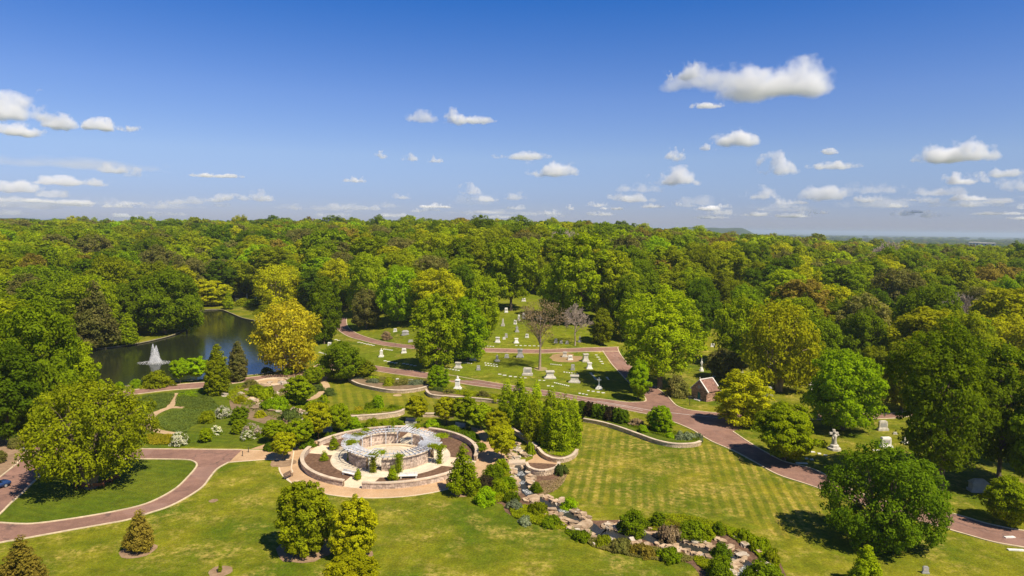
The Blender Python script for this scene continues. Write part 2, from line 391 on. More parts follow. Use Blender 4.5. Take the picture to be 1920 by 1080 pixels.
kerb([Vector((p.x, p.y, .017)) for p in mid[:-14]], 'gutter_line', .16, .008, m_line)
J = [(1207,753),(1211,749),(1205,740.5),(1198,735),(1222,721),(1235,730),(1251,742),(1260,752.6),(1270,761.5),(1288,768),(1309,771),(1334,773.6),(1410,777),(1410,784),(1395,800),(1374,809),(1335,828),(1300,807),(1267,793),(1218,778),(1195,774)]
JU = [(1334,773.6),(1410,777),(1500,778),(1600,776.5),(1650,776),(1685,773.7),(1725,767),(1800,756),(1900,742)]
JL = [(1360,785),(1410,785),(1500,787),(1600,787),(1648,785.5),(1687,783.5),(1725,777),(1800,767),(1900,754)]
flatpoly([at_z(x, y) for x, y in J], .020, 'junction_road', m_road)
kerb(GP([(1179,754.5),(1207,753),(1211,749),(1205,740.5),(1198,735)])); kerb(GP([(1220,721),(1235,730),(1251,742),(1260,752.6),(1270,761.5),(1288,768),(1309,771),(1334,773.6)]))
kerb(GP([(1120,752),(1180,762),(1225,770),(1316,780),(1360,784)], z=.021), 'gutter_line', .22, .008, m_line)
road2(JU, JL, 'lane_road', .024)
RU = [(1374,809),(1405,830),(1441,851),(1469,865),(1497,872),(1525,880),(1560,897),(1592,916),(1650,938),(1710,950),(1764,958.6),(1807,969),(1849,981.5),(1898,992),(1920,995.6),(2010,1010)]
RL = [(1300,807),(1335,828),(1377,846),(1416,867),(1458,890),(1511,907.6),(1574,929),(1640,953),(1710,974),(1768,990),(1810,1002),(1863,1016.7),(1920,1027),(2010,1044)]
rows = road2(RU, RL, 'lower_road', .028)
mid = [p.lerp(q, .5) for p, q in zip(rows[0], rows[-1])]
kerb([Vector((p.x, p.y, .029)) for p in mid], 'gutter_line', .08, .006, M('seam', (.26, .18, .16), (.22, .15, .13), 2))
road2([(1158,652),(1163,664),(1176,680),(1198,700),(1222,721)], [(1130,658),(1138,670),(1148,684),(1160,697),(1178,716),(1198,735)], 'hill_road', .05)
road2([(650,596),(650,606),(655,616),(673,627),(707,638),(740,644),(777,648),(840,652),(900,653),(947,654),(1013,655.7),(1080,653),(1113,652),(1160,650.7)],
      [(634,596),(628,608),(633,618),(653,631),(680,639),(713,647),(747,651.5),(777,654.5),(840,659),(900,660),(947,661.5),(1013,662.5),(1080,660),(1128,659),(1160,659)], 'cemetery_road', .06, n=4)
road2([(1196,752),(1184,742),(1172,726),(1160,708)], [(1192,753),(1180,743),(1168,728),(1156,710)], 'verge', .02, ku=False, kl=False, mt=G_HILL) if 0 else None
# ------------------------------------------------------------------ lawns and paths (sheets 4 mm apart)
flatpoly(GP([(1058,845),(1085,805),(1094,795),(1126,801),(1158,808),(1197,821),(1232,834),(1267,841),(1300,840),(1318,834),(1335,832),(1377,850),(1416,871),(1458,894),(1511,912),(1550,930),(1560,960),(1520,1000),(1470,1010),(1420,985),(1370,965),(1300,962),(1230,958),(1180,948),(1120,945),(1070,930),(1035,905),(1050,870)], 3, z=0, closed=True), .004, 'striped_lawn', G_LAWN)
flatpoly(GP([(622,722),(640,715),(662,722),(700,733),(740,738),(790,734),(806,744),(850,752),(800,772),(754,772),(700,772),(655,775),(610,770),(600,755),(615,740)], 3, z=0, closed=True), .004, 'upper_lawn', G_LAWN2)
# planted hill: lighter mown grass among the graves
def hillsheet(px, name, mt, dz=.02):
    P = GP(px, 3, closed=True); P2 = [(p.x, p.y) for p in P]; xs = [p[0] for p in P2]; ys = [p[1] for p in P2]
    gx, gy = np.meshgrid(np.arange(min(xs), max(xs), 4.0), np.arange(min(ys), max(ys), 4.0)); gx, gy = gx.ravel(), gy.ravel()
    m_ = in_poly(gx, gy, P2); A = [Vector(p) for p in P2]; n0 = len(A); ed = [(i, (i + 1) % n0) for i in range(n0)]
    A += [Vector((float(a), float(b))) for a, b in zip(gx[m_], gy[m_])]
    vo, eo, fo, *_ = delaunay_2d_cdt(A, ed, [], 1, 1e-3)
    h = hts([v.x for v in vo], [v.y for v in vo])
    o = mesh(name, [(v.x, v.y, z + dz) for v, z in zip(vo, h)], [tuple(f) for f in fo], mt, smooth=True); o['kind'] = 'structure'
    bm = bmesh.new(); bm.from_mesh(o.data)
    for f in bm.faces:
        if f.normal.z < 0: f.normal_flip()
    bm.to_mesh(o.data); bm.free(); return o
hillsheet([(640,642),(700,652),(780,660),(900,664),(1013,667),(1128,662),(1140,680),(1170,715),(1195,738),(1200,750),(1130,745),(1040,732),(940,717),(850,702),(740,689),(690,682),(640,675),(600,668),(590,650),(610,630)], 'grave_lawn', G_HILL)
hillsheet([(900,648),(1000,651),(1120,648),(1160,640),(1120,610),(1040,570),(960,540),(900,570),(860,610)], 'hill_lawn', G_HILL)
hillsheet([(660,617),(690,630),(740,640),(860,648),(860,600),(760,590),(680,600)], 'hill_lawn', G_HILL)
# rose garden geometry: everything round one centre
RC = at_z(697, 918.5, 0); _n = at_z(735, 919, 0)
RCX, RCY = -23.3, 130.9
ANG0 = R(-13)
def rp_(r, a, z=0.0): return Vector((RCX + r * math.cos(a + ANG0), RCY + r * math.sin(a + ANG0), z))
def ring(r0, r1, a0, a1, z, name, mt, kind='structure', parent=None, seg=1.5):
    n = max(2, int(abs(a1 - a0) * max(r0, r1) / seg)); A = [rp_(r0, a0 + (a1 - a0) * i / n, z) for i in range(n + 1)]; B = [rp_(r1, a0 + (a1 - a0) * i / n, z) for i in range(n + 1)]
    return strip(A, B, name, mt, kind, parent)
TAU = 2 * math.pi
ring(20.9, 0.0, 0, TAU, .012, 'paved_circle', m_pave)
EASTP = [(884,800),(905,806),(925,824),(940,845),(955,863),(985,866),(999,860),(1000,848),(985,828),(968,813),(956,800),(965,796),(1005,838),(1011,845),(1022,853),(1040,861),(1046,867),(1045,875),(1017,885),(989,876),(965,875),(945,874),(929,871),(905,890),(885,905),(870,880)]
flatpoly([at_z(x, y) for x, y in EASTP], .008, 'east_path', m_pave)
flatpoly([at_z(x, y) for x, y in [(429,867),(454,843.5),(500,844),(548,845),(575,850),(575,880),(547,875),(545,860),(507,861.5),(480,862)]], .016, 'west_path', m_pave)
flatpoly([at_z(x, y) for x, y in [(470,842),(500,832),(512,828),(520,832),(505,842)]], .020, 'narrow_path', m_pave)
flatpoly([at_z(x, y) for x, y in [(532,889),(548,885),(572,893),(590,905),(566,903),(545,904)]], .016, 'bench_alcove_paving', m_pave)
kerb([at_z(x, y, .016) for x, y in [(549,885.5),(532,889),(545,904),(560,901),(568,906)]], 'path_edging', .22, .03, m_plaza)
kerb([rp_(20.9, R(200) + R(1.2) * i - ANG0 - R(13) * 0, .01) for i in range(0, 100)], 'path_edging', .25, .05, m_plaza)
kerb(GP([(429,867),(480,863),(507,861.5),(543,862)], z=.01), 'path_edging', .25, .05, m_plaza)
kerb(GP([(454,843.5),(500,844.5),(551,845.5)], z=.01), 'path_edging', .25, .05, m_plaza)
kerb([at_z(551,845.5,.012), at_z(549,860,.012), at_z(546,878,.012), at_z(549,885.5,.012)], 'path_edging', .25, .05, m_plaza)
ring(17.0, 0.0, 0, TAU, .020, 'inner_plaza', m_plaza)
for k in range(4):
    a = k * TAU / 4
    bed = [rp_(16.6, a + R(9)), *[rp_(16.6, a + R(9) + (TAU / 4 - R(18)) * i / 20) for i in range(21)], *[rp_(11.6, a + TAU / 4 - R(13) - (TAU / 4 - R(26)) * i / 16) for i in range(17)]]
    flatpoly(bed, .030, 'mulch_bed', m_mulch)
# garden west of the circle: meadow patches, woodchip paths, rock garden soil
flatpoly(GP([(240,800),(262,770),(250,745),(330,733),(400,727),(470,716),(560,708),(610,712),(625,700),(600,740),(560,770),(640,790),(600,815),(520,838),(460,840),(330,838),(275,836)], 3, z=0, closed=True), .004, 'garden_lawn', G_ISLE)
flatpoly(GP([(456,722),(500,712),(560,706),(600,706),(590,722),(560,745),(520,765),(560,778),(560,800),(520,800),(480,790),(440,775),(430,750),(440,735)], 4, z=0, closed=True), .012, 'rock_garden_soil', m_soil)
def band(px, w, z, name, mt, n=6, kind='structure', w2=None):
    P = GP(px, n, z=0); k = len(P); A = []; B = []
    r = random.Random(len(px) * 7 + int(px[0][0]))
    for i, (a, b) in enumerate(zip(offset(P, 1), offset(P, -1))):
        ww = (w if w2 is None else w + (w2 - w) * i / k) / 2 * r.uniform(.88, 1.12); c = P[i]
        A.append(c + (a - c) * ww); B.append(c + (b - c) * ww)
    return strip([Vector((p.x, p.y, z)) for p in A], [Vector((p.x, p.y, z)) for p in B], name, mt, kind)
band([(330,737),(325,748),(321,759),(318,765)], 1.8, .016, 'woodchip_path', m_chip)
band([(345,764),(322,764),(305,769),(288,777),(280,787)], 1.8, .020, 'woodchip_path', m_chip)
band([(271,795),(283,803),(300,809),(325,813)], 1.8, .016, 'woodchip_path', m_chip)
band([(650,706),(630,707),(610,708),(606,714),(612,724),(604,735),(594,743),(580,749),(560,752),(540,750),(530,750)], 2.0, .024, 'garden_path', m_chip)
band([(540,762),(560,765),(552,762),(520,768),(500,775)], 1.4, .020, 'garden_path', m_chip) if 0 else None
band([(600,697),(560,703),(520,710),(500,714),(492,718)], 1.6, .020, 'garden_path', m_chip)
Q0 = at_z(511, 716, 0)
# circular seat terrace
cpt = [Q0 + Vector((4.3 * math.cos(i * TAU / 28), 4.3 * math.sin(i * TAU / 28), 0)) for i in range(28)]
flatpoly(cpt, .028, 'round_terrace', m_chip)
kerb([Vector((p.x, p.y, .0)) for p in cpt], 'terrace_edging', .5, .35, m_plaza, closed=True)
flatpoly(GP([(-40,850),(0,818),(40,812),(82,806),(84,813),(76,821),(56,844),(32,869),(0,893),(-40,925)], 3, z=0, closed=True), .012, 'bare_bed', m_mulch2)
# soil along the eastern stream
flatpoly(GP([(955,868),(940,880),(920,890),(900,925),(893,940),(940,945),(948,960),(985,978),(1050,985),(1100,1010),(1180,1040),(1280,1052),(1310,1075),(1330,1110),(1470,1110),(1465,1060),(1440,1020),(1380,1000),(1350,990),(1270,985),(1200,975),(1150,975),(1105,975),(1095,960),(1060,942),(1010,930),(1040,905),(1058,885),(1050,872),(1000,868)], 3, z=0, closed=True), .016, 'stream_soil', m_mulch)
STREAM = [(968,872),(975,885),(978,900),(985,915),(993,925),(1005,936),(1030,948),(1050,955),(1075,972),(1095,980),(1125,998),(1160,1002),(1200,1004),(1230,1013),(1270,1020),(1300,1030),(1340,1040),(1380,1050),(1400,1065),(1385,1085),(1370,1110)]
band(STREAM, 2.2, .030, 'stream_water', m_stream, 5)
band([(1120,995),(1135,1001),(1165,1000),(1185,1003)], 4.2, .034, 'stream_pool', m_stream, 5)
band([(1285,1030),(1300,1033),(1325,1036)], 3.2, .034, 'stream_pool', m_stream, 5)
for q in ([(973,884),(978,892)], [(986,918),(993,927)], [(1050,955),(1062,962)], [(1388,1060),(1395,1072),(1386,1084)], [(975,902),(980,908)]):
    band(q, 1.3, .042, 'white_water', m_foam, 3)
flatpoly(GP([(505,752),(520,757),(527,762),(515,766),(498,762),(492,756)], 3, z=0, closed=True), .024, 'garden_pool', m_stream)
band([(512,740),(540,732),(560,722),(548,716)], 1.5, .024, 'garden_stream', m_stream)
band([(500,765),(530,775),(555,782),(545,790)], 2.0, .024, 'garden_stream', m_stream)
# tan and mulch rings under young trees
def disc(px, py, r, name='mulch_ring', mt=None, z=.03):
    c = at(px, py); rr = random.Random(int(px))
    P = [(c.x + r * rr.uniform(.9, 1.1) * math.cos(i * TAU / 18), c.y + r * rr.uniform(.9, 1.1) * math.sin(i * TAU / 18)) for i in range(18)]
    vs = [(c.x, c.y, c.z + z)]; fs = []
    for f in (.5, 1):
        for q in P:
            x, y = c.x + (q[0] - c.x) * f, c.y + (q[1] - c.y) * f; vs.append((x, y, hz(x, y) + z))
    for i in range(18):
        j = (i + 1) % 18; fs += [(0, 1 + i, 1 + j), (1 + i, 19 + i, 19 + j, 1 + j)]
    o = mesh(name, vs, fs, mt or m_mulch2); o['kind'] = 'structure'; return o

# ------------------------------------------------------------------ foliage builders
def set_tone(me, t, dom='FACE'):
    a = me.attributes.new('tone', 'FLOAT', dom); a.data.foreach_set('value', np.asarray(t, np.float32))
def quads_mesh(name, V, tone, mats):
    """V: (n,4,3) leaf corners"""
    n = len(V); me = D_.meshes.new(name)
    me.vertices.add(n * 4); me.vertices.foreach_set('co', V.reshape(-1).astype(np.float32))
    me.loops.add(n * 4); me.loops.foreach_set('vertex_index', np.arange(n * 4, dtype=np.int32))
    me.polygons.add(n); me.polygons.foreach_set('loop_start', np.arange(0, n * 4, 4, dtype=np.int32))
    me.polygons.foreach_set('loop_total', np.full(n, 4, np.int32)); me.update(calc_edges=True)
    set_tone(me, tone); 
    for m in mats: me.materials.append(m)
    return me
def leaves(P, Nrm, size, r):
    n = len(P); up = r.normal(size=(n, 3)); t = np.cross(Nrm, up); t /= np.linalg.norm(t, axis=1)[:, None] + 1e-9
    b = np.cross(Nrm, t); s = (size * r.uniform(.6, 1.35, n))[:, None]
    q = s * .62
    return np.stack([P - t * s, P - b * q * .9 + t * s * .1, P + t * s, P + b * q], 1)
def profile(kind, t):
    t = np.asarray(t, float)
    if kind == 'round': return np.sqrt(np.clip(1 - ((t - .46) / .56) ** 2, 0, 1)) 
    if kind == 'oval': return np.sqrt(np.clip(1 - ((t - .42) / .6) ** 2, 0, 1)) ** .9
    if kind == 'dome': return np.clip(1 - t ** 2.4, 0, 1) ** .5 * np.clip(.78 + t * .8, 0, 1)
    if kind == 'cone': return np.clip(1 - t, 0, 1) ** .72 * np.clip(.62 + t * 2.6, 0, 1)
    if kind == 'column': return np.clip(1 - t ** 2.2, 0, 1) ** .8 * np.clip(.7 + t * 1.2, 0, 1)
    if kind == 'ball': return np.sqrt(np.clip(1 - ((t - .5) / .52) ** 2, 0, 1)) ** .8
    if kind == 'spread': return np.clip(1 - t ** 3, 0, 1) ** .5 * np.clip(.35 + t * 1.5, 0, 1)
    if kind == 'shrub': return np.clip(1 - t ** 2, 0, 1) ** .5
    return np.ones_like(t)
def crown_points(kind, H, Wd, z0, nc, r, lobes=5, lob=.22):
    """clump centres filling a lobed crown; more of them near the outside"""
    ph = r.uniform(0, TAU, 6); am = r.uniform(.4, 1, 6) * lob
    out = []; tries = 0; md = (H - z0) * Wd / max(nc, 1) 
    dmin = (.62 * ((math.pi / 4 * Wd * Wd * (H - z0)) * .55 / nc) ** (1 / 3))
    while len(out) < nc and tries < nc * 40:
        tries += 1
        t = r.uniform(0, 1); a = r.uniform(0, TAU)
        lobe = 1 + am[0] * math.sin(2 * a + ph[0] + 2 * t) + am[1] * .7 * math.sin(3 * a + ph[1] - 3 * t) + am[2] * .6 * math.sin(5 * a + ph[2] + 5 * t) + am[3] * .5 * math.sin(9 * t + ph[3] + a)
        Rr = float(profile(kind, t)) * Wd / 2 * min(lobe, 1.18)
        if r.uniform() > (Rr / (Wd / 2)) ** .8 + .05: continue
        rr = Rr * r.uniform(.12, 1) ** .42
        p = np.array([rr * math.cos(a), rr * math.sin(a), z0 + t * (H - z0) * (1 + .05 * math.sin(3 * a + ph[4]))])
        if out and np.min(np.sum((np.array(out) - p) ** 2, 1)) < dmin ** 2: continue
        out.append(p)
    return np.array(out), dmin
def crown_mesh(name, kind, H, Wd, z0=0., nc=160, nl=110, leaf=.4, seed=1, rad=1.25, flat=.76, lob=.22, up=.35, droop=0, open_=0.):
    r = np.random.default_rng(seed); cs, dm = crown_points(kind, H, Wd, z0, nc, r, lob=lob)
    mid = np.array([0, 0, z0 + (H - z0) * .45]); Vs = []; tones = []
    for c in cs:
        cr_ = dm * rad * r.uniform(.75, 1.3); n = int(nl * r.uniform(.7, 1.25) * (1 - open_ * r.uniform()))
        d = r.normal(size=(n, 3)); d[:, 2] += .35; d /= np.linalg.norm(d, axis=1)[:, None]
        q = d * (cr_ * r.uniform(.45, 1.06, n) ** .6)[:, None]; q[:, 2] *= flat
        if droop: q[:, 2] -= droop * (np.hypot(q[:, 0], q[:, 1]) / cr_) ** 2 * r.uniform(.2, 1, n)
        P = c + q + r.normal(size=(n, 3)) * leaf * .25
        out = c - mid; out = out / (np.linalg.norm(out) + 1e-6)
        nr = d * .55 + out * .35 + np.array([0, 0, up]) + r.normal(size=(n, 3)) * .42; nr /= np.linalg.norm(nr, axis=1)[:, None]
        Vs.append(leaves(P, nr, np.full(n, leaf), r)); tones.append(np.clip(r.normal(.5, .2, n) + r.normal(0, .12), 0, 1))
    V = np.concatenate(Vs); V[:, :, 2] = np.maximum(V[:, :, 2], .03)
    return quads_mesh(name, V, np.concatenate(tones), [None]), cs
def tube(pts, rads, seg=6):
    vs = []; fs = []
    for i, (p, r_) in enumerate(zip(pts, rads)):
        a = pts[max(i - 1, 0)]; b = pts[min(i + 1, len(pts) - 1)]; t = (b - a).normalized() if (b - a).length > 1e-6 else Vector((0, 0, 1))
        x = t.orthogonal().normalized(); y = t.cross(x)
        for k in range(seg):
            an = TAU * k / seg; vs.append(p + (x * math.cos(an) + y * math.sin(an)) * r_)
    for i in range(len(pts) - 1):
        for k in range(seg):
            a = i * seg + k; b = i * seg + (k + 1) % seg; fs.append((a, b, b + seg, a + seg))
    return vs, fs
def trunk_mesh(name, cs, H, rad, seed, nlimb=14, stems=1, spread=.0, lean=0):
    r = random.Random(seed); VS = []; FS = []
    def add(pts, rads, seg=6):
        v, f = tube(pts, rads, seg); o = len(VS); VS.extend(v); FS.extend([tuple(i + o for i in q) for q in f])
    top = max(c[2] for c in cs) * .8; trunks = []
    for s in range(stems):
        an = TAU * s / stems + r.uniform(-.3, .3); dx, dy = (math.cos(an) * spread, math.sin(an) * spread)
        pts = [Vector((dx * .06 + dx * t * (1.2 - .2 * t) + r.uniform(-.012, .012) * H * t + lean * t * t, dy * .06 + dy * t * (1.2 - .2 * t) + r.uniform(-.012, .012) * H * t, top * t - (.3 if t == 0 else 0))) for t in [0, .06, .18, .35, .55, .78, 1]]
        rs = [rad * k for k in (1.5, 1.08, .95, .8, .6, .36, .12)]; add(pts, rs, 8); trunks.append(pts)
    order = sorted(range(len(cs)), key=lambda i: r.random())[:nlimb]
    for i in order:
        c = Vector(cs[i]); pts = min(trunks, key=lambda P: (P[4] - c).length)
        t = max(.15, min(.85, (c.z / max(top, .1)) * .6)); k = t * 6; a = pts[2].lerp(pts[5], (t - .15) / .7)
        m_ = a.lerp(c, .5) + Vector((0, 0, (c - a).length * .1)); w = rad * .42 * (1.1 - t)
        add([a, a.lerp(m_, .6), m_, c], [w, w * .75, w * .55, w * .2], 5)
    me = D_.meshes.new(name); me.from_pydata(VS, [], FS); me.polygons.foreach_set('use_smooth', [True] * len(me.polygons)); me.materials.append(None); me.update()
    return me
def twig_mesh(name, H, Wd, seed, kind='round', z0=.25, n1=9, depth=5, rad=.25, stem=None, fine=.022):
    """a leafless branching crown"""
    r = random.Random(seed); VS = []; FS = []
    def add(a, b, ra, rb, seg):
        v, f = tube([a, b], [ra, rb], seg); o = len(VS); VS.extend(v); FS.extend([tuple(i + o for i in q) for q in f])
    def grow(p, d, L, ra, k):
        q = p + d * L; add(p, q, ra, ra * .62, 5 if k > 2 else 3)
        if k == 0: return
        for i in range(r.choice((2, 3, 3)) if k > 1 else 4):
            e = (d + Vector((r.gauss(0, .5), r.gauss(0, .5), r.gauss(.08, .36)))).normalized()
            grow(q if i else p.lerp(q, .7), e, L * r.uniform(.62, .86), max(ra * .58, fine), k - 1)
    tr = [Vector((0, 0, -.2)), Vector((.01 * H, 0, H * z0 * .6)), Vector((0, .02 * H, H * z0 * 1.2)), Vector((.02 * H, 0, H * .55))]
    v, f = tube(tr, [rad * 1.3, rad, rad * .8, rad * .4], 8); VS.extend(v); FS.extend(f)
    for i in range(n1):
        an = TAU * i / n1 + r.uniform(-.3, .3); zz = r.uniform(z0, .5); p = Vector((0, 0, H * zz))
        sp = r.uniform(.5, 1.1) * Wd / H
        d = Vector((math.cos(an) * sp, math.sin(an) * sp, 1.0 if kind == 'round' else .35)).normalized()
        grow(p, d, H * .19, rad * .45, depth - 1)
    me = D_.meshes.new(name); me.from_pydata(VS, [], FS); me.materials.append(None); me.update()
    return me
# leaf colours
L_ = {
 'deep': leaf_mat('leaves_deep_green', (.115, .190, .006)),
 'mid': leaf_mat('leaves_mid_green', (.170, .245, .006)),
 'olive': leaf_mat('leaves_olive', (.265, .310, .008)),
 'lime': leaf_mat('leaves_lime', (.275, .355, .006)),
 'bright': leaf_mat('leaves_bright_green', (.270, .410, .005)),
 'yellow': leaf_mat('leaves_yellow_green', (.395, .410, .008)),
 'gold': leaf_mat('leaves_gold', (.440, .400, .020)),
 'rust': leaf_mat('leaves_rust', (.260, .200, .030), hue=(.30, .24, .03)),
 'grey': leaf_mat('leaves_grey_olive', (.210, .215, .045), hue=(.25, .22, .06)),
 'blue': leaf_mat('leaves_blue_green', (.125, .175, .040)),
 'sage': leaf_mat('leaves_sage', (.26, .31, .17), hue=(.31, .34, .2)),
 'purple': leaf_mat('leaves_purple', (.055, .035, .028), hue=(.08, .07, .025)),
 'brown': leaf_mat('leaves_brown', (.34, .24, .14), hue=(.42, .32, .18)),
 'fresh': leaf_mat('leaves_fresh_green', (.350, .450, .008)),
 'meadow': leaf_mat('leaves_meadow', (.165, .225, .045)),
 'cream': leaf_mat('blossom_cream', (.72, .70, .55), var=.15, hue=(.78, .76, .62)),
 'blush': leaf_mat('blossom_blush', (.62, .50, .42), var=.15, hue=(.7, .6, .52)),
 'yflower': leaf_mat('flower_yellow', (.40, .36, .02), var=.2, hue=(.5, .42, .02)),
}
# prototypes: name -> (H, W, crown mesh, trunk mesh)
PR = {}
def proto(name, kind, H, Wd, z0, nc, nl, leaf, seed, trad, **k):
    tk = {a: k.pop(a) for a in ('nlimb', 'stems', 'spread') if a in k}
    cm, cs = crown_mesh(name + '_crown', kind, H, Wd, z0, nc, nl, leaf, seed, **k)
    PR[name] = (H, Wd, cm, trunk_mesh(name + '_trunk', cs, H, trad, seed, **tk))
for i in range(3): proto('broad%d' % i, 'round', 18, 17, 2.0, 250, 115, .32, 10 + i, .42, lob=.36, nlimb=26, rad=1.08, open_=.3)
for i in range(3): proto('oval%d' % i, 'oval', 20, 13, 2.0, 210, 110, .33, 20 + i, .38, lob=.32, nlimb=20, rad=1.1, open_=.3)
for i in range(3): proto('tall%d' % i, 'round', 26, 16, 5.0, 250, 105, .38, 30 + i, .5, lob=.46, nlimb=34, rad=1.02, open_=.4)
proto('hero0', 'oval', 13, 15, .8, 400, 110, .20, 33, .3, lob=.42, rad=1.0, open_=.45, flat=.85, nlimb=60, stems=3, spread=2.5)
proto('hero1', 'round', 24, 17, 4.5, 430, 100, .27, 36, .55, lob=.5, rad=.95, open_=.5, flat=.8, nlimb=70)
proto('oak0', 'round', 18, 19, 1.5, 230, 80, .36, 41, .6, lob=.25, open_=.3, nlimb=60, stems=4, spread=4.5)
proto('elm0', 'round', 16, 19, 3.4, 400, 95, .24, 44, .65, lob=.3, droop=1.5, rad=.98, open_=.5, nlimb=80, stems=3, spread=3.5)
for i in range(2): proto('cone%d' % i, 'cone', 10, 6.4, .5, 150, 90, .20, 50 + i, .14, lob=.55, rad=1.1, open_=.4)
for i in range(2): proto('egg%d' % i, 'oval', 12, 8.6, .8, 240, 110, .22, 55 + i, .18, lob=.2, rad=1.05)
proto('cypress0', 'column', 13, 5.6, .3, 330, 90, .17, 60, .2, lob=.08, flat=.8, rad=1.1, up=.5)
for i in range(2): proto('ball%d' % i, 'ball', 5.4, 5.2, 1.6, 110, 130, .16, 64 + i, .1, lob=.1, flat=.5, rad=1.1)
for i in range(2): proto('airy%d' % i, 'cone', 11, 5.0, .8, 150, 60, .19, 68 + i, .09, lob=.35, open_=.6, stems=3, spread=1.3, nlimb=24, rad=1.0, flat=.9)
for i in range(2): proto('spread%d' % i, 'spread', 8, 11, .8, 190, 110, .24, 72 + i, .16, lob=.28, flat=.34, stems=3, spread=2, nlimb=20)
for i in range(3): proto('shrub%d' % i, 'shrub', 2.4, 4, 0., 60, 110, .13, 76 + i, .06, lob=.3, flat=.8, nlimb=5)
for i in range(2): proto('young%d' % i, 'cone', 3.4, 1.9, .2, 36, 90, .11, 80 + i, .05, lob=.15, nlimb=4)
for i in range(2): proto('mat%d' % i, 'shrub', .7, 3.2, 0., 60, 60, .11, 84 + i, .02, lob=.45, flat=.6, nlimb=1)
proto('sparse0', 'spread', 20, 14, 10, 80, 70, .2, 88, .42, lob=.5, open_=.6, nlimb=34, flat=.45)
for i in range(4): proto('wood%d' % i, ('round', 'oval', 'round', 'dome')[i], 20, 15, 2, 150, 80, .5, 90 + i, .4, lob=.42, nlimb=10, rad=1.0, open_=.3)
proto('bloom', 'shrub', 2.5, 4.2, .3, 60, 34, .17, 99, .02, lob=.3, flat=.5, nlimb=1)
PR['bare0'] = (11, 11, twig_mesh('bare_crown', 11, 11, 5, depth=6, n1=10, rad=.22, fine=.03), None)
PR['bare1'] = (18, 17, twig_mesh('bare_crown_wide', 18, 17, 8, depth=6, n1=12, rad=.4, fine=.05), None)
GROUPN = {}
def tree(px, yb, yt, wpx, pk, col, label, cat='tree', name='tree', group=None, top=None, p=None, h=None, w=None, bark=None):
    """a tree whose base and top stand at the given photo pixels (or, if hidden, a tree of height h whose top is at yt)"""
    if p is None: p = at(px, yb)
    rng_ = math.hypot(p.x, p.y); Z = -(MCI @ (p - Vector((0, 0, CAMZ)))).z
    if h is None:
        t0 = ray(px, yt); zt = CAMZ + t0.z * rng_; h = max(zt - p.z, .3)
    if w is None: w = wpx / 1280 * Z
    if pk[:5] == 'shrub' and h > .8 * w: pk = 'egg%d' % (int(px) % 2)
    H, Wd, cm, tm = PR[pk]
    r = random.Random(int(p.x * 13 + p.y * 7))
    root = empty(name, p, r.uniform(0, TAU), label, cat, group)
    fac = 1.0 if pk[:4] in ('bare',) else .93
    c = D_.objects.new('branches' if pk[:4] == 'bare' else 'crown', cm); C.objects.link(c); c.parent = root
    c.scale = (w / Wd * fac, w / Wd * fac, h / H * .985)
    c.material_slots[0].link = 'OBJECT'; c.material_slots[0].material = m_twig if pk[:4] == 'bare' else L_[col]
    if col in ('cream', 'blush'):
        c.material_slots[0].material = L_['mid']; b_ = D_.objects.new('blossom', PR['bloom'][2]); C.objects.link(b_); b_.parent = root
        b_.scale = (w / 4.2, w / 4.2, h / 2.5 * 1.03); b_.material_slots[0].link = 'OBJECT'; b_.material_slots[0].material = L_[col]
    if tm:
        t = D_.objects.new('trunk', tm); C.objects.link(t); t.parent = root; t.scale = c.scale
        t.material_slots[0].link = 'OBJECT'; t.material_slots[0].material = bark or m_bark
    root.rotation_euler[2] = r.uniform(0, TAU)
    return root

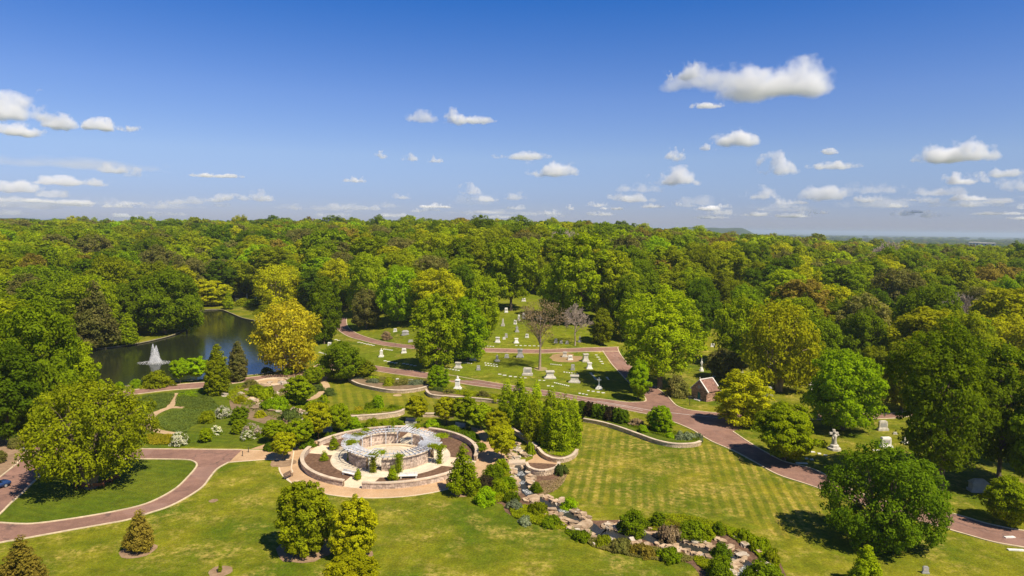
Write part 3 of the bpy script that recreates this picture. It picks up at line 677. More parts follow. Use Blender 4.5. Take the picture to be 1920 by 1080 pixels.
# ------------------------------------------------------------------ clouds: each a real body of vapour far away
def cloud_mat(name, dens, nscale=3.2, edge=1.25, aspect=.4, zoff=0.):
    """vapour that thins out raggedly towards the rim of a unit body (x -.5..+.5, z 0..1)"""
    m, n, l = nodes(name); o = N(n, 'ShaderNodeOutputMaterial'); pv = N(n, 'ShaderNodeVolumeScatter')
    pv.inputs['Color'].default_value = (1, 1, 1, 1); pv.inputs['Anisotropy'].default_value = 0.0
    tc = N(n, 'ShaderNodeTexCoord'); oi = N(n, 'ShaderNodeObjectInfo')
    q = N(n, 'ShaderNodeVectorMath', operation='MULTIPLY'); q.inputs[1].default_value = (1, 1, aspect); l.new(tc.outputs['Object'], q.inputs[0])
    t = N(n, 'ShaderNodeTexNoise', noise_dimensions='4D'); t.inputs['Scale'].default_value = nscale; t.inputs['Detail'].default_value = 7; t.inputs['Roughness'].default_value = .58
    l.new(q.outputs[0], t.inputs['Vector']); l.new(math_(n, l, 'MULTIPLY', oi.outputs['Random'], 37.0), t.inputs['W'])
    s = N(n, 'ShaderNodeSeparateXYZ'); l.new(tc.outputs['Object'], s.inputs[0])
    X = math_(n, l, 'MULTIPLY', s.outputs[0], 2.1); Y = math_(n, l, 'MULTIPLY', s.outputs[1], 4.2); Z = s.outputs[2]
    up = math_(n, l, 'MAXIMUM', math_(n, l, 'SUBTRACT', Z, .22), 0.0); dn = math_(n, l, 'MAXIMUM', math_(n, l, 'SUBTRACT', .22, Z), 0.0)
    zz = math_(n, l, 'ADD', math_(n, l, 'MULTIPLY', up, 1.35), math_(n, l, 'MULTIPLY', dn, 4.4))
    rr = math_(n, l, 'SQRT', math_(n, l, 'ADD', math_(n, l, 'ADD', math_(n, l, 'MULTIPLY', X, X), math_(n, l, 'MULTIPLY', Y, Y)), math_(n, l, 'MULTIPLY', zz, zz)))
    f = math_(n, l, 'ADD', math_(n, l, 'SUBTRACT', .78, rr), math_(n, l, 'MULTIPLY', math_(n, l, 'SUBTRACT', t.outputs['Fac'], .5), edge * 2.6))
    den = math_(n, l, 'MULTIPLY', mrange(n, l, f, 0.0, .42, 0, 1), dens)
    l.new(den, pv.inputs['Density']); l.new(pv.outputs[0], o.inputs['Volume'])
    return m
def cloud_body():
    bm = bmesh.new(); bmesh.ops.create_icosphere(bm, subdivisions=3, radius=1)
    for v in bm.verts: v.co.x *= .56; v.co.y *= .26; v.co.z = v.co.z * .62 + .45
    me = D_.meshes.new('cloud_body'); bm.to_mesh(me); bm.free(); me.materials.append(None); return me

# ------------------------------------------------------------------ block work
def join_mesh(name, vs, fs, mt, tone=None, parent=None, kind=None):
    o = mesh(name, vs, fs, mt, parent)
    if tone is not None: set_tone(o.data, tone)
    if kind: o['kind'] = kind
    return o
def box_vf(c, ux, uy, uz, sx, sy, sz, jit=0, r=random):
    """8 corners, 6 faces of a box centred at c along unit axes"""
    vs = []
    for z in (-1, 1):
        for x, y in ((-1, -1), (1, -1), (1, 1), (-1, 1)):
            vs.append(c + ux * (x * sx / 2 + r.uniform(-jit, jit)) + uy * (y * sy / 2 + r.uniform(-jit, jit)) + uz * (z * sz / 2 + r.uniform(-jit, jit) * .5))
    return vs, [(3, 2, 1, 0), (4, 5, 6, 7), (0, 1, 5, 4), (1, 2, 6, 5), (2, 3, 7, 6), (3, 0, 4, 7)]
UZ = Vector((0, 0, 1))
class MB:
    def __init__(s): s.v, s.f, s.t = [], [], []
    def add(s, vf, tone=.5):
        o = len(s.v); s.v += list(vf[0]); s.f += [tuple(i + o for i in f) for f in vf[1]]; s.t += [tone] * len(vf[1])
    def box(s, c, sx, sy, sz, rz=0, jit=0, tone=.5, r=random):
        ux = Vector((math.cos(rz), math.sin(rz), 0)); uy = Vector((-math.sin(rz), math.cos(rz), 0)); s.add(box_vf(Vector(c), ux, uy, UZ, sx, sy, sz, jit, r), tone)
    def bar(s, a, b, w, h, tone=.5):
        a, b = Vector(a), Vector(b); d = b - a; L = d.length; d.normalize(); up = UZ if abs(d.z) < .9 else Vector((1, 0, 0)); y = up.cross(d).normalized(); z = d.cross(y)
        s.add(box_vf((a + b) / 2, d, y, z, L, w, h), tone)
    def frustum(s, c, x0, y0, x1, y1, h, rz=0, tone=.5):
        ux = Vector((math.cos(rz), math.sin(rz), 0)); uy = Vector((-math.sin(rz), math.cos(rz), 0)); c = Vector(c); vs = []
        for z, X, Y in ((0, x0, y0), (h, x1, y1)):
            for a, b in ((-1, -1), (1, -1), (1, 1), (-1, 1)): vs.append(c + ux * a * X / 2 + uy * b * Y / 2 + UZ * z)
        s.add((vs, [(3, 2, 1, 0), (4, 5, 6, 7), (0, 1, 5, 4), (1, 2, 6, 5), (2, 3, 7, 6), (3, 0, 4, 7)]), tone)
    def lathe(s, c, prof, seg=10, tone=.5):
        c = Vector(c); vs = []; fs = []; n = len(prof)
        for r_, z in prof:
            for k in range(seg): vs.append(c + Vector((r_ * math.cos(TAU * k / seg), r_ * math.sin(TAU * k / seg), z)))
        for i in range(n - 1):
            for k in range(seg): a = i * seg + k; b = i * seg + (k + 1) % seg; fs.append((a, b, b + seg, a + seg))
        fs.append(tuple(reversed(range(seg)))); fs.append(tuple((n - 1) * seg + k for k in range(seg)))
        s.add((vs, fs), tone)
    def build(s, name, mt, parent=None, kind=None, smooth=False):
        o = join_mesh(name, s.v, s.f, mt, s.t, parent, kind)
        if smooth: o.data.polygons.foreach_set('use_smooth', [True] * len(o.data.polygons))
        return o
def resample(P, step):
    d = [0]
    for i in range(1, len(P)): d.append(d[-1] + (P[i] - P[i - 1]).length)
    n = max(1, int(round(d[-1] / step))); t = np.linspace(0, d[-1], n + 1)
    return [Vector((float(np.interp(q, d, [p.x for p in P])), float(np.interp(q, d, [p.y for p in P])), float(np.interp(q, d, [p.z for p in P])))) for q in t]
def stone_wall(P, h, th, label, name='retaining_wall', group=None, mt=None, course=.3, bl=.75, cope=True, cw=None, cope_h=.16, seed=3, z0=0.0, rag=.02):
    """a wall of single blocks laid in courses along P, with coping stones"""
    mt = mt or m_stone; r = random.Random(seed); P = resample(P, .5)
    root = empty(name, P[len(P) // 2], 0, label, 'stone wall', group); inv = Vector(root.location)
    b = MB(); nC = max(1, int(round((h - (cope_h if cope else 0)) / course))); ch = (h - (cope_h if cope else 0)) / nC
    d = [0]
    for i in range(1, len(P)): d.append(d[-1] + (P[i] - P[i - 1]).length)
    L = d[-1]
    def pt(q):
        q = min(max(q, 0), L); return Vector((float(np.interp(q, d, [p.x for p in P])), float(np.interp(q, d, [p.y for p in P])), float(np.interp(q, d, [p.z for p in P]))))
    for c in range(nC):
        q = -r.uniform(0, bl) * (c % 2)
        while q < L:
            w = bl * r.uniform(.6, 1.4); a, e = max(q, 0), min(q + w, L); q += w
            if e - a < .12: continue
            A, B = pt(a), pt(e); t = (B - A).normalized(); nrm = Vector((-t.y, t.x, 0))
            cc = (A + B) / 2 + UZ * (z0 + ch * (c + .5)) - inv
            b.add(box_vf(cc, t, nrm, UZ, (B - A).length - .035, th + r.uniform(-rag, rag * 2), ch - .03, rag * .5, r), r.random())
    b.build('stone_block', mt, root, 'stuff')
    co = MB(); 
    for i in range(0, len(P) - 1):
        A, B = P[i], P[i + 1]; t = (B - A).normalized(); nrm = Vector((-t.y, t.x, 0))
        co.add(box_vf((A + B) / 2 + UZ * (z0 + h - cope_h - .06) * .5 - inv, t, nrm, UZ, (B - A).length + .01, th - .12, h - cope_h - .06), .15)
    co.build('wall_core', m_soil, root)
    if cope:
        co = MB(); PP = resample(P, 1.0)
        for i in range(len(PP) - 1):
            A, B = PP[i], PP[i + 1]; t = (B - A).normalized(); nrm = Vector((-t.y, t.x, 0))
            co.add(box_vf((A + B) / 2 + UZ * (z0 + h - cope_h / 2) - inv, t, nrm, UZ, (B - A).length + .02, (cw or th + .16) + r.uniform(-.02, .03), cope_h + r.uniform(-.01, .02), .006, r), r.random())
        co.build('coping', m_cope, root, 'stuff')
    return root
def parc(r, a0, a1, n=40, z=0.): return [rp_(r, a0 + (a1 - a0) * i / n, z) for i in range(n + 1)]
QN = ['front left', 'front right', 'back right', 'back left']
# outer ring wall: four arcs with openings between them (local angles: 0 = east path, 90 north, 180 west, 270 front)
for k, nm in ((2, 'front left, its face turned to the lawn'), (3, 'front right, facing the open lawn'), (0, 'back right, curving towards the trimmed trees'), (1, 'back left, beside the mulch bed')):
    g = 1.75 / 16.8
    stone_wall(parc(16.8, k * TAU / 4 + g, (k + 1) * TAU / 4 - g), 1.15, .5, 'curved low pinkish stone wall round the rose garden, ' + nm, mt=m_stone2, group='curved walls ringing the rose garden', seed=k, course=.33, bl=.62, cope_h=.2, cw=.72)
# inner wall of the pergola
for k, nm in ((2, 'front left quarter, draped with a vine at its end'), (3, 'front right quarter, vine on its left end'), (0, 'back right quarter'), (1, 'back left quarter')):
    g = 1.45 / 8.0
    stone_wall(parc(8.0, k * TAU / 4 + g, (k + 1) * TAU / 4 - g), 2.3, .6, 'tall curved stone wall under the white pergola, ' + nm, name='pergola_wall', mt=m_stone2, group='curved stone walls under the pergola', seed=10 + k, course=.3, bl=.6, cope_h=.14, rag=.035)
ring(6.2, 7.1, 0, TAU, .30, 'inner_step', m_plaza); ring(6.2, 6.2001, 0, TAU, .0, 'inner_step_riser', m_plaza)
strip([rp_(6.2, TAU * i / 60, .3) for i in range(61)], [rp_(6.2, TAU * i / 60, .02) for i in range(61)], 'inner_step_riser', m_plaza)
ring(7.1, 7.68, 0, TAU, .024, 'mulch_ring', m_plaza)
# paving joints of the central floor as separate slabs (too small to pick apart): one mesh
sb = MB(); r = random.Random(5)
for rr in np.arange(.5, 6.0, .8):
    n = max(4, int(TAU * rr / .95))
    for i in range(n):
        a0 = TAU * i / n; a1 = TAU * (i + .96) / n; q = [rp_(rr, a0, .026), rp_(rr + .77, a0, .026), rp_(rr + .77, a1, .026), rp_(rr, a1, .026)]
        sb.add(([v for v in q], [(0, 1, 2, 3)]), r.random())
m_slab = M('paving_slab', (.66, .575, .44), (.56, .48, .36), .5, bump=.01, bscale=8, attr=.09)
sb.build('paving_slab', m_slab, kind='stuff')
sb = MB()
for rr in np.arange(8.6, 11.4, .95):
    n = int(TAU * rr / 1.3)
    for i in range(n):
        a0 = TAU * i / n; a1 = TAU * (i + .97) / n; q = [rp_(rr, a0, .028), rp_(rr + .92, a0, .028), rp_(rr + .92, a1, .028), rp_(rr, a1, .028)]
        sb.add((q, [(0, 1, 2, 3)]), r.random())
sb.build('walkway_slab', m_slab, kind='stuff')
# pergola: posts, two ring beams, rafters
pg = empty('pergola', rp_(0, 0), 0, 'round white pergola of radial rafters on stone walls in the rose garden', 'pergola')
O = Vector(pg.location)
for rr, z in ((7.1, 2.92), (8.9, 2.92)):
    b = MB(); n = 64
    for i in range(n): b.bar(rp_(rr, TAU * i / n, z) - O, rp_(rr, TAU * (i + 1) / n, z) - O, .10, .2)
    b.build('ring_beam', m_pmetal, pg)
raft = None
NR = 60
for i in range(NR):
    a = TAU * (i + .5) / NR
    if raft is None:
        b = MB(); b.box((0, 0, 0), 3.3, .08, .18); raft = b.build('rafter', m_pmetal, pg); o = raft
    else: o = raft.copy(); C.objects.link(o); o.parent = pg
    p = rp_(7.95, a, 3.12) - O; o.location = p; o.rotation_euler = (0, 0, a + ANG0)
pst = None
for k in range(16):
    a = TAU * (k // 4) / 4 + (R(13), R(32), R(58), R(77))[k % 4]
    for rr in (7.1, 8.0):
        if pst is None:
            b = MB(); b.box((0, 0, 0), .14, .14, 2.9); pst = b.build('post', m_pmetal, pg); o = pst
        else: o = pst.copy(); C.objects.link(o); o.parent = pg
        o.location = rp_(rr, a, 1.45) - O; o.rotation_euler = (0, 0, a + ANG0)
for k in range(4):
    a = k * TAU / 4
    for s in (-.9, -.3, .3, .9):
        b = MB(); t = rp_(1, a + TAU / 4) - rp_(0, 0); A = rp_(5.9, a, 3.3) + t * s - O; B = rp_(10.2, a, 3.3) + t * s - O; b.bar(A, B, .14, .16); b.build('gate_beam', m_pmetal, pg)
    for rr in (6.0, 10.1):
        b = MB(); b.bar(rp_(rr, a, 3.42) + t * -1.0 - O, rp_(rr, a, 3.42) + t * 1.0 - O, .14, .12); b.build('cross_beam', m_pmetal, pg)
# a small bronze-coloured sign plate at the front opening
# backless stone benches on the beds, wall-end piers
def stone_bench(p, rz, label, L=3.2, mt=None, back=True):
    e = empty('garden_bench', p, rz, label, 'bench', 'benches in the rose garden')
    b = MB(); b.box((0, 0, .46), L, .5, .1); b.build('seat', mt or m_white, e)
    if back: b = MB(); b.box((0, .27, .72), L, .08, .5); b.build('backrest', mt or m_white, e)
    for s in (-1, 1): b = MB(); b.box((s * (L / 2 - .25), 0, .205), .2, .42, .41); b.build('leg', mt or m_white, e)
for px, py, rz, lb in ((655, 892, R(-28), 'pale stone bench on the mulch left of the front path of the rose garden'), (766, 896.5, R(8), 'pale stone bench on the mulch right of the front path of the rose garden')):
    stone_bench(at_z(px, py, .03), rz, lb)
def bench(px, py, rz, label, mt, group=None, L=1.8, p=None):
    e = empty('bench', p or at(px, py), rz, label, 'bench', group)
    for j in range(4): b = MB(); b.box((0, -.2 + j * .13, .44), L, .11, .04); b.build('seat_slat', mt, e)
    for j in range(4): b = MB(); b.box((0, .27 + j * .03, .58 + j * .13), L, .03, .11); b.build('back_slat', mt, e)
    for s in (-1, 1):
        b = MB(); b.box((s * (L / 2 - .1), -.18, .21), .07, .07, .42); b.build('leg', mt, e)
        b = MB(); b.box((s * (L / 2 - .1), .28, .45), .07, .07, .9); b.build('leg', mt, e)
        b = MB(); b.box((s * (L / 2 - .1), .03, .63), .07, .5, .05); b.build('armrest', mt, e)
    return e
for px, py, rz, wh in ((163, 917, R(-10) + math.pi, 'nearest the trunk on its left'), (150, 912, R(70), 'turned side-on at the left end of the ring'), (186, 915, R(20) + math.pi, 'second from the left, angled'), (200, 908, R(40) + math.pi, 'angled at the right of the trunk'), (213, 902, R(65) + math.pi, 'rightmost, by the edge of the shade')):
    bench(px, py, rz, 'reddish bench under the big elm, ' + wh, m_wood, 'reddish benches ringing the elm trunk')
bench(541, 896, R(-20) + math.pi / 2, 'dark slatted bench in the paved alcove left of the rose garden', M('dark_bench_wood', (.16, .10, .07), (.11, .07, .05), 3), None, 2.0)
for px, py, rz, wh in ((612, 812, R(25), 'behind the back left wall of the rose garden'), (861, 803, R(-30), 'below the trimmed trees behind the back right wall'), (771, 794, R(0), 'behind the pergola below the lone trimmed tree')):
    c = at_z(px, py); e = empty('boulder_seat', c, rz, 'grey stone bench block in the shade ' + wh, 'stone bench', 'grey stone seats round the rose garden')
    b = MB(); b.box((0, 0, .3), 2.6, .7, .6, jit=.03); b.build('seat', m_grey, e); b = MB(); b.box((0, .45, .7), 2.6, .18, 1.0, jit=.03); b.build('backrest', m_grey, e)
# bollards, bin
for px, py, w in ((455, 855, 'nearer the lawn'), (459.5 + 6.5, 848, 'nearer the flower shrubs')):
    e = empty('bollard', at_z(px - 0, py), 0, 'short black bollard across the tan path, ' + w, 'bollard', 'black bollards at the path entrance')
    b = MB(); b.lathe((0, 0, 0), [(.1, 0), (.1, .06), (.07, .08), (.07, .88)], 10); b.build('post', m_black, e); b = MB(); b.lathe((0, 0, .88), [(.085, 0), (.09, .05), (.05, .11)], 10); b.build('cap', m_black, e)
e = empty('litter_bin', at_z(46, 846), 0, 'small grey-brown litter bin on the bare bed left of the road', 'litter bin')
b = MB(); b.lathe((0, 0, 0), [(.33, 0), (.36, .9)], 12); b.build('body', m_grey, e); b = MB(); b.lathe((0, 0, .9), [(.4, 0), (.4, .08), (.2, .16)], 12); b.build('lid', m_black, e)
# retaining walls in the garden; planted banks behind
def wall_px(px, h, label, n=5, **k):
    return stone_wall([Vector((p.x, p.y, 0)) for p in GP(px, n, z=0)], h, .45, label, **k)
wall_px([(654,711),(656,716),(673,725),(707,733),(735,737),(762,737),(789,733),(803,729)], .95, 'long curved tan stone wall holding the bed above the striped upper lawn', seed=21, bl=.6, course=.27)
wall_px([(799,736),(804,743),(817,747),(860,750),(900,753),(935,757),(965,763)], .95, 'tan stone wall with a rounded left end below the statue bed', seed=22, bl=.6, course=.27)
wall_px([(658,789),(672,788),(687,787),(715,785),(740,782),(754,778),(757,775)], 1.2, 'tan stone wall behind the pergola ending in a curl on its right', seed=23, bl=.7, course=.3)
wall_px([(793,782),(805,782),(822,782),(850,784)], 1.0, 'short tan stone wall right of the lone trimmed tree', seed=24, bl=.7, course=.3)
wall_px([(1094,791),(1126,797),(1158,806),(1197,820),(1232,832.5),(1267,839),(1300,838),(1313,834)], .9, 'long tan stone wall along the top of the big striped lawn', seed=25, bl=.6, course=.26)
wall_px([(956,807),(971,818),(989,830),(1006,845)], 1.05, 'leaning tan stone wall up beside the path to the terrace', seed=26, bl=.55, course=.26)
wall_px([(1009,846),(1019,858),(1036,866),(1056,867),(1074,860),(1082,850)], .9, 'curved tan stone wall holding the grove of pale birches', seed=27, bl=.55, course=.26)
wall_px([(987,877),(991,885),(1002,890),(1018,892),(1034,889),(1045,884),(1048,876)], 1.1, 'half-round tan stone wall of the small overlook terrace', seed=28, bl=.6, course=.26, n=6)
def bank(front, back, h, name, mt=None):
    A = GP(front, 5, z=0); B = GP(back, 5, z=0); n = 24
    def rs(P):
        P = resample(P, .1); return [P[int(i * (len(P) - 1) / (n - 1))] for i in range(n)]
    A, B = rs(A), rs(B); rows = []
    for s, (f, z) in enumerate(((0, h), (.35, h), (.7, h * .6), (1, -.05))):
        rows.append([Vector((*(a.lerp(b, f)).to_2d(), z)) for a, b in zip(A, B)])
    vs = [v for q in rows for v in q]; fs = [(i * n + j, i * n + j + 1, (i + 1) * n + j + 1, (i + 1) * n + j) for i in range(3) for j in range(n - 1)]
    o = mesh(name, vs, fs, mt or m_soil, smooth=True); o['kind'] = 'structure'
    bm = bmesh.new(); bm.from_mesh(o.data); bmesh.ops.recalc_face_normals(bm, faces=bm.faces)
    if sum(f.normal.z for f in bm.faces) < 0: bmesh.ops.reverse_faces(bm, faces=bm.faces)
    bm.to_mesh(o.data); bm.free()
bank([(655,711),(658,715),(674,724),(708,732),(735,736),(762,736),(789,732),(803,728)], [(661,705),(674,708),(690,709),(712,712),(735,716),(762,718),(785,719),(806,720)], .85, 'planted_bank')
bank([(801,738),(806,742),(820,746),(860,749),(900,752),(935,756),(965,762)], [(812,729),(822,731),(840,733),(866,736),(900,740),(940,745),(972,749)], .85, 'planted_bank')
bank([(1095,790),(1126,796),(1158,805),(1197,819),(1232,831),(1267,837.5),(1300,837),(1314,832)], [(1100,776),(1130,781),(1165,788),(1205,800),(1240,812),(1270,818),(1296,822),(1316,829)], .8, 'planted_bank', G_ISLE)
bank([(1011,846),(1021,857),(1037,864.5),(1056,865.5),(1073,859),(1081,850)], [(1000,815),(1012,812),(1024,812),(1040,815),(1060,820),(1078,832)], .8, 'planted_bank')
bank([(658,788),(672,787),(687,786),(715,784),(740,781),(754,777)], [(655,778),(672,775),(687,774),(715,772),(740,770),(756,771)], 1.0, 'planted_bank')
# ------------------------------------------------------------------ boulders of the rock streams
rock_me = []
for s in range(7):
    bm = bmesh.new(); bmesh.ops.create_cube(bm, size=1); bmesh.ops.subdivide_edges(bm, edges=bm.edges, cuts=1, use_grid_fill=True)
    r = random.Random(s); 
    for v in bm.verts:
        v.co.x *= r.uniform(.8, 1.15); v.co.y *= r.uniform(.75, 1.15); v.co.z *= r.uniform(.85, 1.12); v.co += Vector((r.gauss(0, .05), r.gauss(0, .05), r.gauss(0, .03)))
        if abs(v.co.x) + abs(v.co.y) > .85: v.co.x *= .86; v.co.y *= .86
    me = D_.meshes.new('rock'); bm.to_mesh(me); bm.free(); set_tone(me, [random.random()] * len(me.polygons)); me.materials.append(m_rock); rock_me.append(me)
def rock(parent, x, y, sx, sy, sz, r, z=0.0, mt=None):
    o = D_.objects.new('rock', r.choice(rock_me)); C.objects.link(o); o.parent = parent
    o.location = Vector((x, y, z + sz * .28)) - Vector(parent.location); o.scale = (sx, sy, sz)
    o.rotation_euler = (r.uniform(-.14, .14), r.uniform(-.14, .14), r.uniform(0, TAU))
    if mt: o.material_slots[0].link = 'OBJECT'; o.material_slots[0].material = mt
    return o
def rock_line(px, n, half, size, name, label, seed, pale=.15, jit=.5):
    r = random.Random(seed); P = resample(GP(px, 5, z=0), .3); root = empty(name, P[len(P) // 2], 0); root['kind'] = 'structure'
    for i in range(n):
        k = int(r.uniform(0, len(P) - 1.01)); t = (P[k + 1] - P[k]).normalized(); nr = Vector((-t.y, t.x, 0)); s = (1 if i % 2 else -1)
        p = P[k] + nr * s * (half + abs(r.gauss(0, jit)))
        q = size * r.uniform(.55, 1.5)
        rock(root, p.x, p.y, q * r.uniform(.9, 1.6), q * r.uniform(.7, 1), q * r.uniform(.3, .6), r, .0, m_rock2 if r.random() < pale else None)
    return root
rock_line([(968,872),(975,885),(978,900),(985,915),(993,925)], 62, .95, .85, 'upper_stream_bank', '', 1, .35)
rock_line([(1000,932),(1030,948),(1050,955),(1075,972),(1090,980)], 84, 1.1, .8, 'middle_stream_bank', '', 2, .12, .8)
rock_line([(1110,985),(1125,998),(1160,1004),(1200,1006),(1230,1015)], 90, 1.6, .75, 'pool_bank', '', 3, .15, .9)
rock_line([(1230,1013),(1270,1020),(1300,1030),(1340,1040)], 90, 1.1, .75, 'lower_stream_bank', '', 4, .15, .7)
rock_line([(1365,1010),(1390,1030),(1415,1045),(1400,1065),(1385,1085),(1375,1105)], 80, 1.0, .8, 'last_stream_bank', '', 5, .25, .7)
rock_line([(470,735),(500,722),(530,718),(555,722),(545,735),(515,742)], 60, .9, 1.15, 'upper_garden_stream_bank', '', 6, .5, .7)
rock_line([(462,745),(490,748),(500,760),(530,768),(550,778),(590,782)], 60, 1.0, 1.15, 'lower_garden_stream_bank', '', 7, .35, .8)
rock_line([(430,745),(455,738),(470,745),(480,762),(500,770)], 30, .8, 1.2, 'west_garden_outcrop', '', 8, .6, 1.2)
rock_line([(560,712),(545,722),(560,735),(575,728)], 26, .7, 1.1, 'north_garden_outcrop', '', 9, .7, .9)
rock_line([(540,785),(565,790),(590,786),(610,783)], 26, .6, 1.2, 'wall_foot_outcrop', '', 10, .6, .6)
rock_line([(955,845),(968,850),(976,860),(965,840),(960,830)], 30, .7, 1.0, 'path_side_outcrop', '', 11, .6, .6)
# two flat slab crossings and the little bridge
def slab(pxs, h, label, mt=None):
    P = [at_z(x, y) for x, y in pxs]; c = sum(P, Vector()) / len(P); n = len(P)
    vs = [p - c + Vector((0, 0, .02)) for p in P] + [p - c + UZ * h for p in P]
    o = mesh('stone_slab', vs, [tuple(range(n, 2 * n)), tuple(reversed(range(n)))] + [(i, (i + 1) % n, n + (i + 1) % n, n + i) for i in range(n)], mt or m_rock); o.location = c
    set_tone(o.data, [.6] * len(o.data.polygons)); tag(o, label, 'stone slab')
slab([(985,938),(996,944),(1012,941),(1012,934),(1005,930),(990,933)], .4, 'flat tan slab crossing the narrow part of the stream')
slab([(1080,989),(1098,996),(1112,984),(1106,978),(1092,980)], .4, 'larger flat slab crossing the stream above the dark pool')
slab([(953,873),(985,872),(985,866),(955,866)], .5, 'pale straight slab bridging the stream at the path', m_cope)
# ------------------------------------------------------------------ mausoleum
def mausoleum():
    A = at_z(1296, 746); B = at_z(1324.5, 754); Cc = at_z(1350, 746.5)
    ux = (B - A).normalized(); W_ = (B - A).length; uy = Vector((-ux.y, ux.x, 0)); Lg = 5.2; Hh = 2.75; Rg = 5.35
    root = empty('mausoleum', A, math.atan2(ux.y, ux.x), 'small banded brown stone mausoleum with steep tiled gable roof beside the lane', 'mausoleum')
    r = random.Random(2)
    m_b = M('banded_brown_stone', (.30, .16, .11), (.42, .25, .17), 1.4, bump=.03, bscale=8, attr=.45); m_tile = M('brown_roof_tile', (.20, .10, .075), (.27, .15, .11), 2, attr=.25)
    m_trim = M('white_trim_stone', (.74, .68, .62), (.62, .56, .5), 2); m_door = M('teal_door', (.02, .13, .12), (.03, .16, .15), 2, rough=.4); 
    w = MB(); ch = .26
    def course(z, x0, x1, y, along='x', skip=None):
        q = x0 - r.uniform(0, .4)
        while q < x1:
            L = r.uniform(.35, .8); a, b = max(q, x0), min(q + L, x1); q += L
            if b - a < .06: continue
            if skip and not (b < skip[0] or a > skip[1]):
                if a < skip[0] - .06: b = skip[0]
                elif b > skip[1] + .06: a = skip[1]
                else: continue
            d = .3 + r.uniform(0, .05)
            c = ((a + b) / 2, y, z + ch / 2) if along == 'x' else (y, (a + b) / 2, z + ch / 2)
            s = (b - a - .02, d, ch - .02) if along == 'x' else (d, b - a - .02, ch - .02)
            w.box(c, *s, tone=r.random())
    nz = int(Hh / ch)
    for i in range(nz):
        z = i * ch; sk = (W_ / 2 - .55, W_ / 2 + .55) if z < 2.1 else None
        course(z, 0, W_, .15, 'x', sk); course(z, 0, W_, Lg - .15); course(z, .3, Lg - .3, .15, 'y'); course(z, .3, Lg - .3, W_ - .15, 'y')
    z = nz * ch
    while z < Rg - .2:
        k = (Rg - z) / (Rg - Hh) * W_ / 2
        if k < .15: break
        course(z, W_ / 2 - k, W_ / 2 + k, .15); course(z, W_ / 2 - k, W_ / 2 + k, Lg - .15); z += ch
    w.build('stone_block', m_b, root, 'stuff')
    c = MB(); c.box((W_ / 2, .22, 1.05), W_ - .2, .05, 2.1); c.box((W_ / 2, Lg - .2, 1.3), W_ - .2, .1, 2.6); c.box((.2, Lg / 2, 1.3), .1, Lg - .4, 2.6); c.box((W_ - .2, Lg / 2, 1.3), .1, Lg - .4, 2.6); c.build('mortar_core', M('dark_mortar', (.10, .06, .045)), root)
    for s in (0, 1):
        x0 = -.28 if s == 0 else W_ + .28; m0 = W_ / 2; ze = Hh - .12; d = Vector((m0 - x0, 0, Rg + .05 - ze)); Ls = d.length; dn = d.normalized(); nn = Vector((0, 1, 0)).cross(dn); nn = nn if nn.z > 0 else -nn
        rows = 14; t = MB()
        for i in range(rows):
            for j in range(12):
                a = Vector((x0, .35 + (Lg - .7) * (j + .5) / 12, ze)) + dn * (Ls * (i + .5) / rows) + nn * (.02 + r.uniform(0, .015))
                t.add(box_vf(a, dn, Vector((0, 1, 0)), nn, Ls / rows + .01, (Lg - .7) / 12 - .03, .05), r.random())
        t.build('roof_tiles', m_tile, root, 'stuff')
        b = MB(); b.add(box_vf(Vector((x0, Lg / 2, ze)) + dn * Ls / 2 - nn * .06, dn, Vector((0, 1, 0)), nn, Ls, Lg - .5, .08)); b.build('roof_deck', m_b, root)
        for y in (.14, Lg - .14):
            b = MB(); b.add(box_vf(Vector((x0, y, ze)) + dn * Ls / 2 + nn * .08, dn, Vector((0, 1, 0)), nn, Ls + .1, .36, .2)); b.build('gable_coping', m_trim, root)
            b = MB(); b.box((x0, y, ze + .05), .4, .42, .34); b.build('corner_stone', m_trim, root)
    b = MB(); b.bar((W_ / 2, .2, Rg + .2), (W_ / 2, Lg - .2, Rg + .2), .28, .2); b.build('ridge', m_trim, root)
    b = MB(); b.box((W_ / 2, .15, Rg + .5), .16, .16, .6); b.box((W_ / 2, .15, Rg + .55), .46, .14, .14); b.build('finial', m_trim, root)
    arch = [(W_ / 2 - .5, 0), (W_ / 2 + .5, 0), (W_ / 2 + .5, 1.7)] + [(W_ / 2 + .5 * math.cos(a), 1.7 + .5 * math.sin(a)) for a in np.linspace(.3, math.pi - .3, 7)] + [(W_ / 2 - .5, 1.7)]
    n = len(arch); vs = [(x, .10, z) for x, z in arch] + [(x, .2, z) for x, z in arch]
    dd = mesh('door', vs, [tuple(range(n)), tuple(reversed(range(n, 2 * n)))] + [(i, n + i, n + (i + 1) % n, (i + 1) % n) for i in range(n)], m_door, root)
    b = MB(); b.box((W_ / 2, .085, 1.0), .04, .03, 1.9); b.build('door_seam', m_black, dd)
    b = MB()
    for i in range(9):
        a0 = math.pi * i / 9; a1 = math.pi * (i + .9) / 9
        b.add(box_vf(Vector((W_ / 2 + .62 * math.cos((a0 + a1) / 2), .02, 1.7 + .62 * math.sin((a0 + a1) / 2))), Vector((math.cos((a0 + a1) / 2), 0, math.sin((a0 + a1) / 2))), Vector((0, 1, 0)), Vector((-math.sin((a0 + a1) / 2), 0, math.cos((a0 + a1) / 2))), .24, .22, .22), r.random())
    b.build('arch_stones', m_b, root)
    b = MB(); b.box((W_ / 2, -.02, 3.55), .75, .08, .8); b.build('plaque', m_grey, root)
    b = MB(); b.box((W_ / 2, -.45, .09), 1.9, 1.0, .18); b.build('step', m_trim, root)
    p = A + uy * (Lg + .6) + ux * (W_ * .82)
mausoleum()
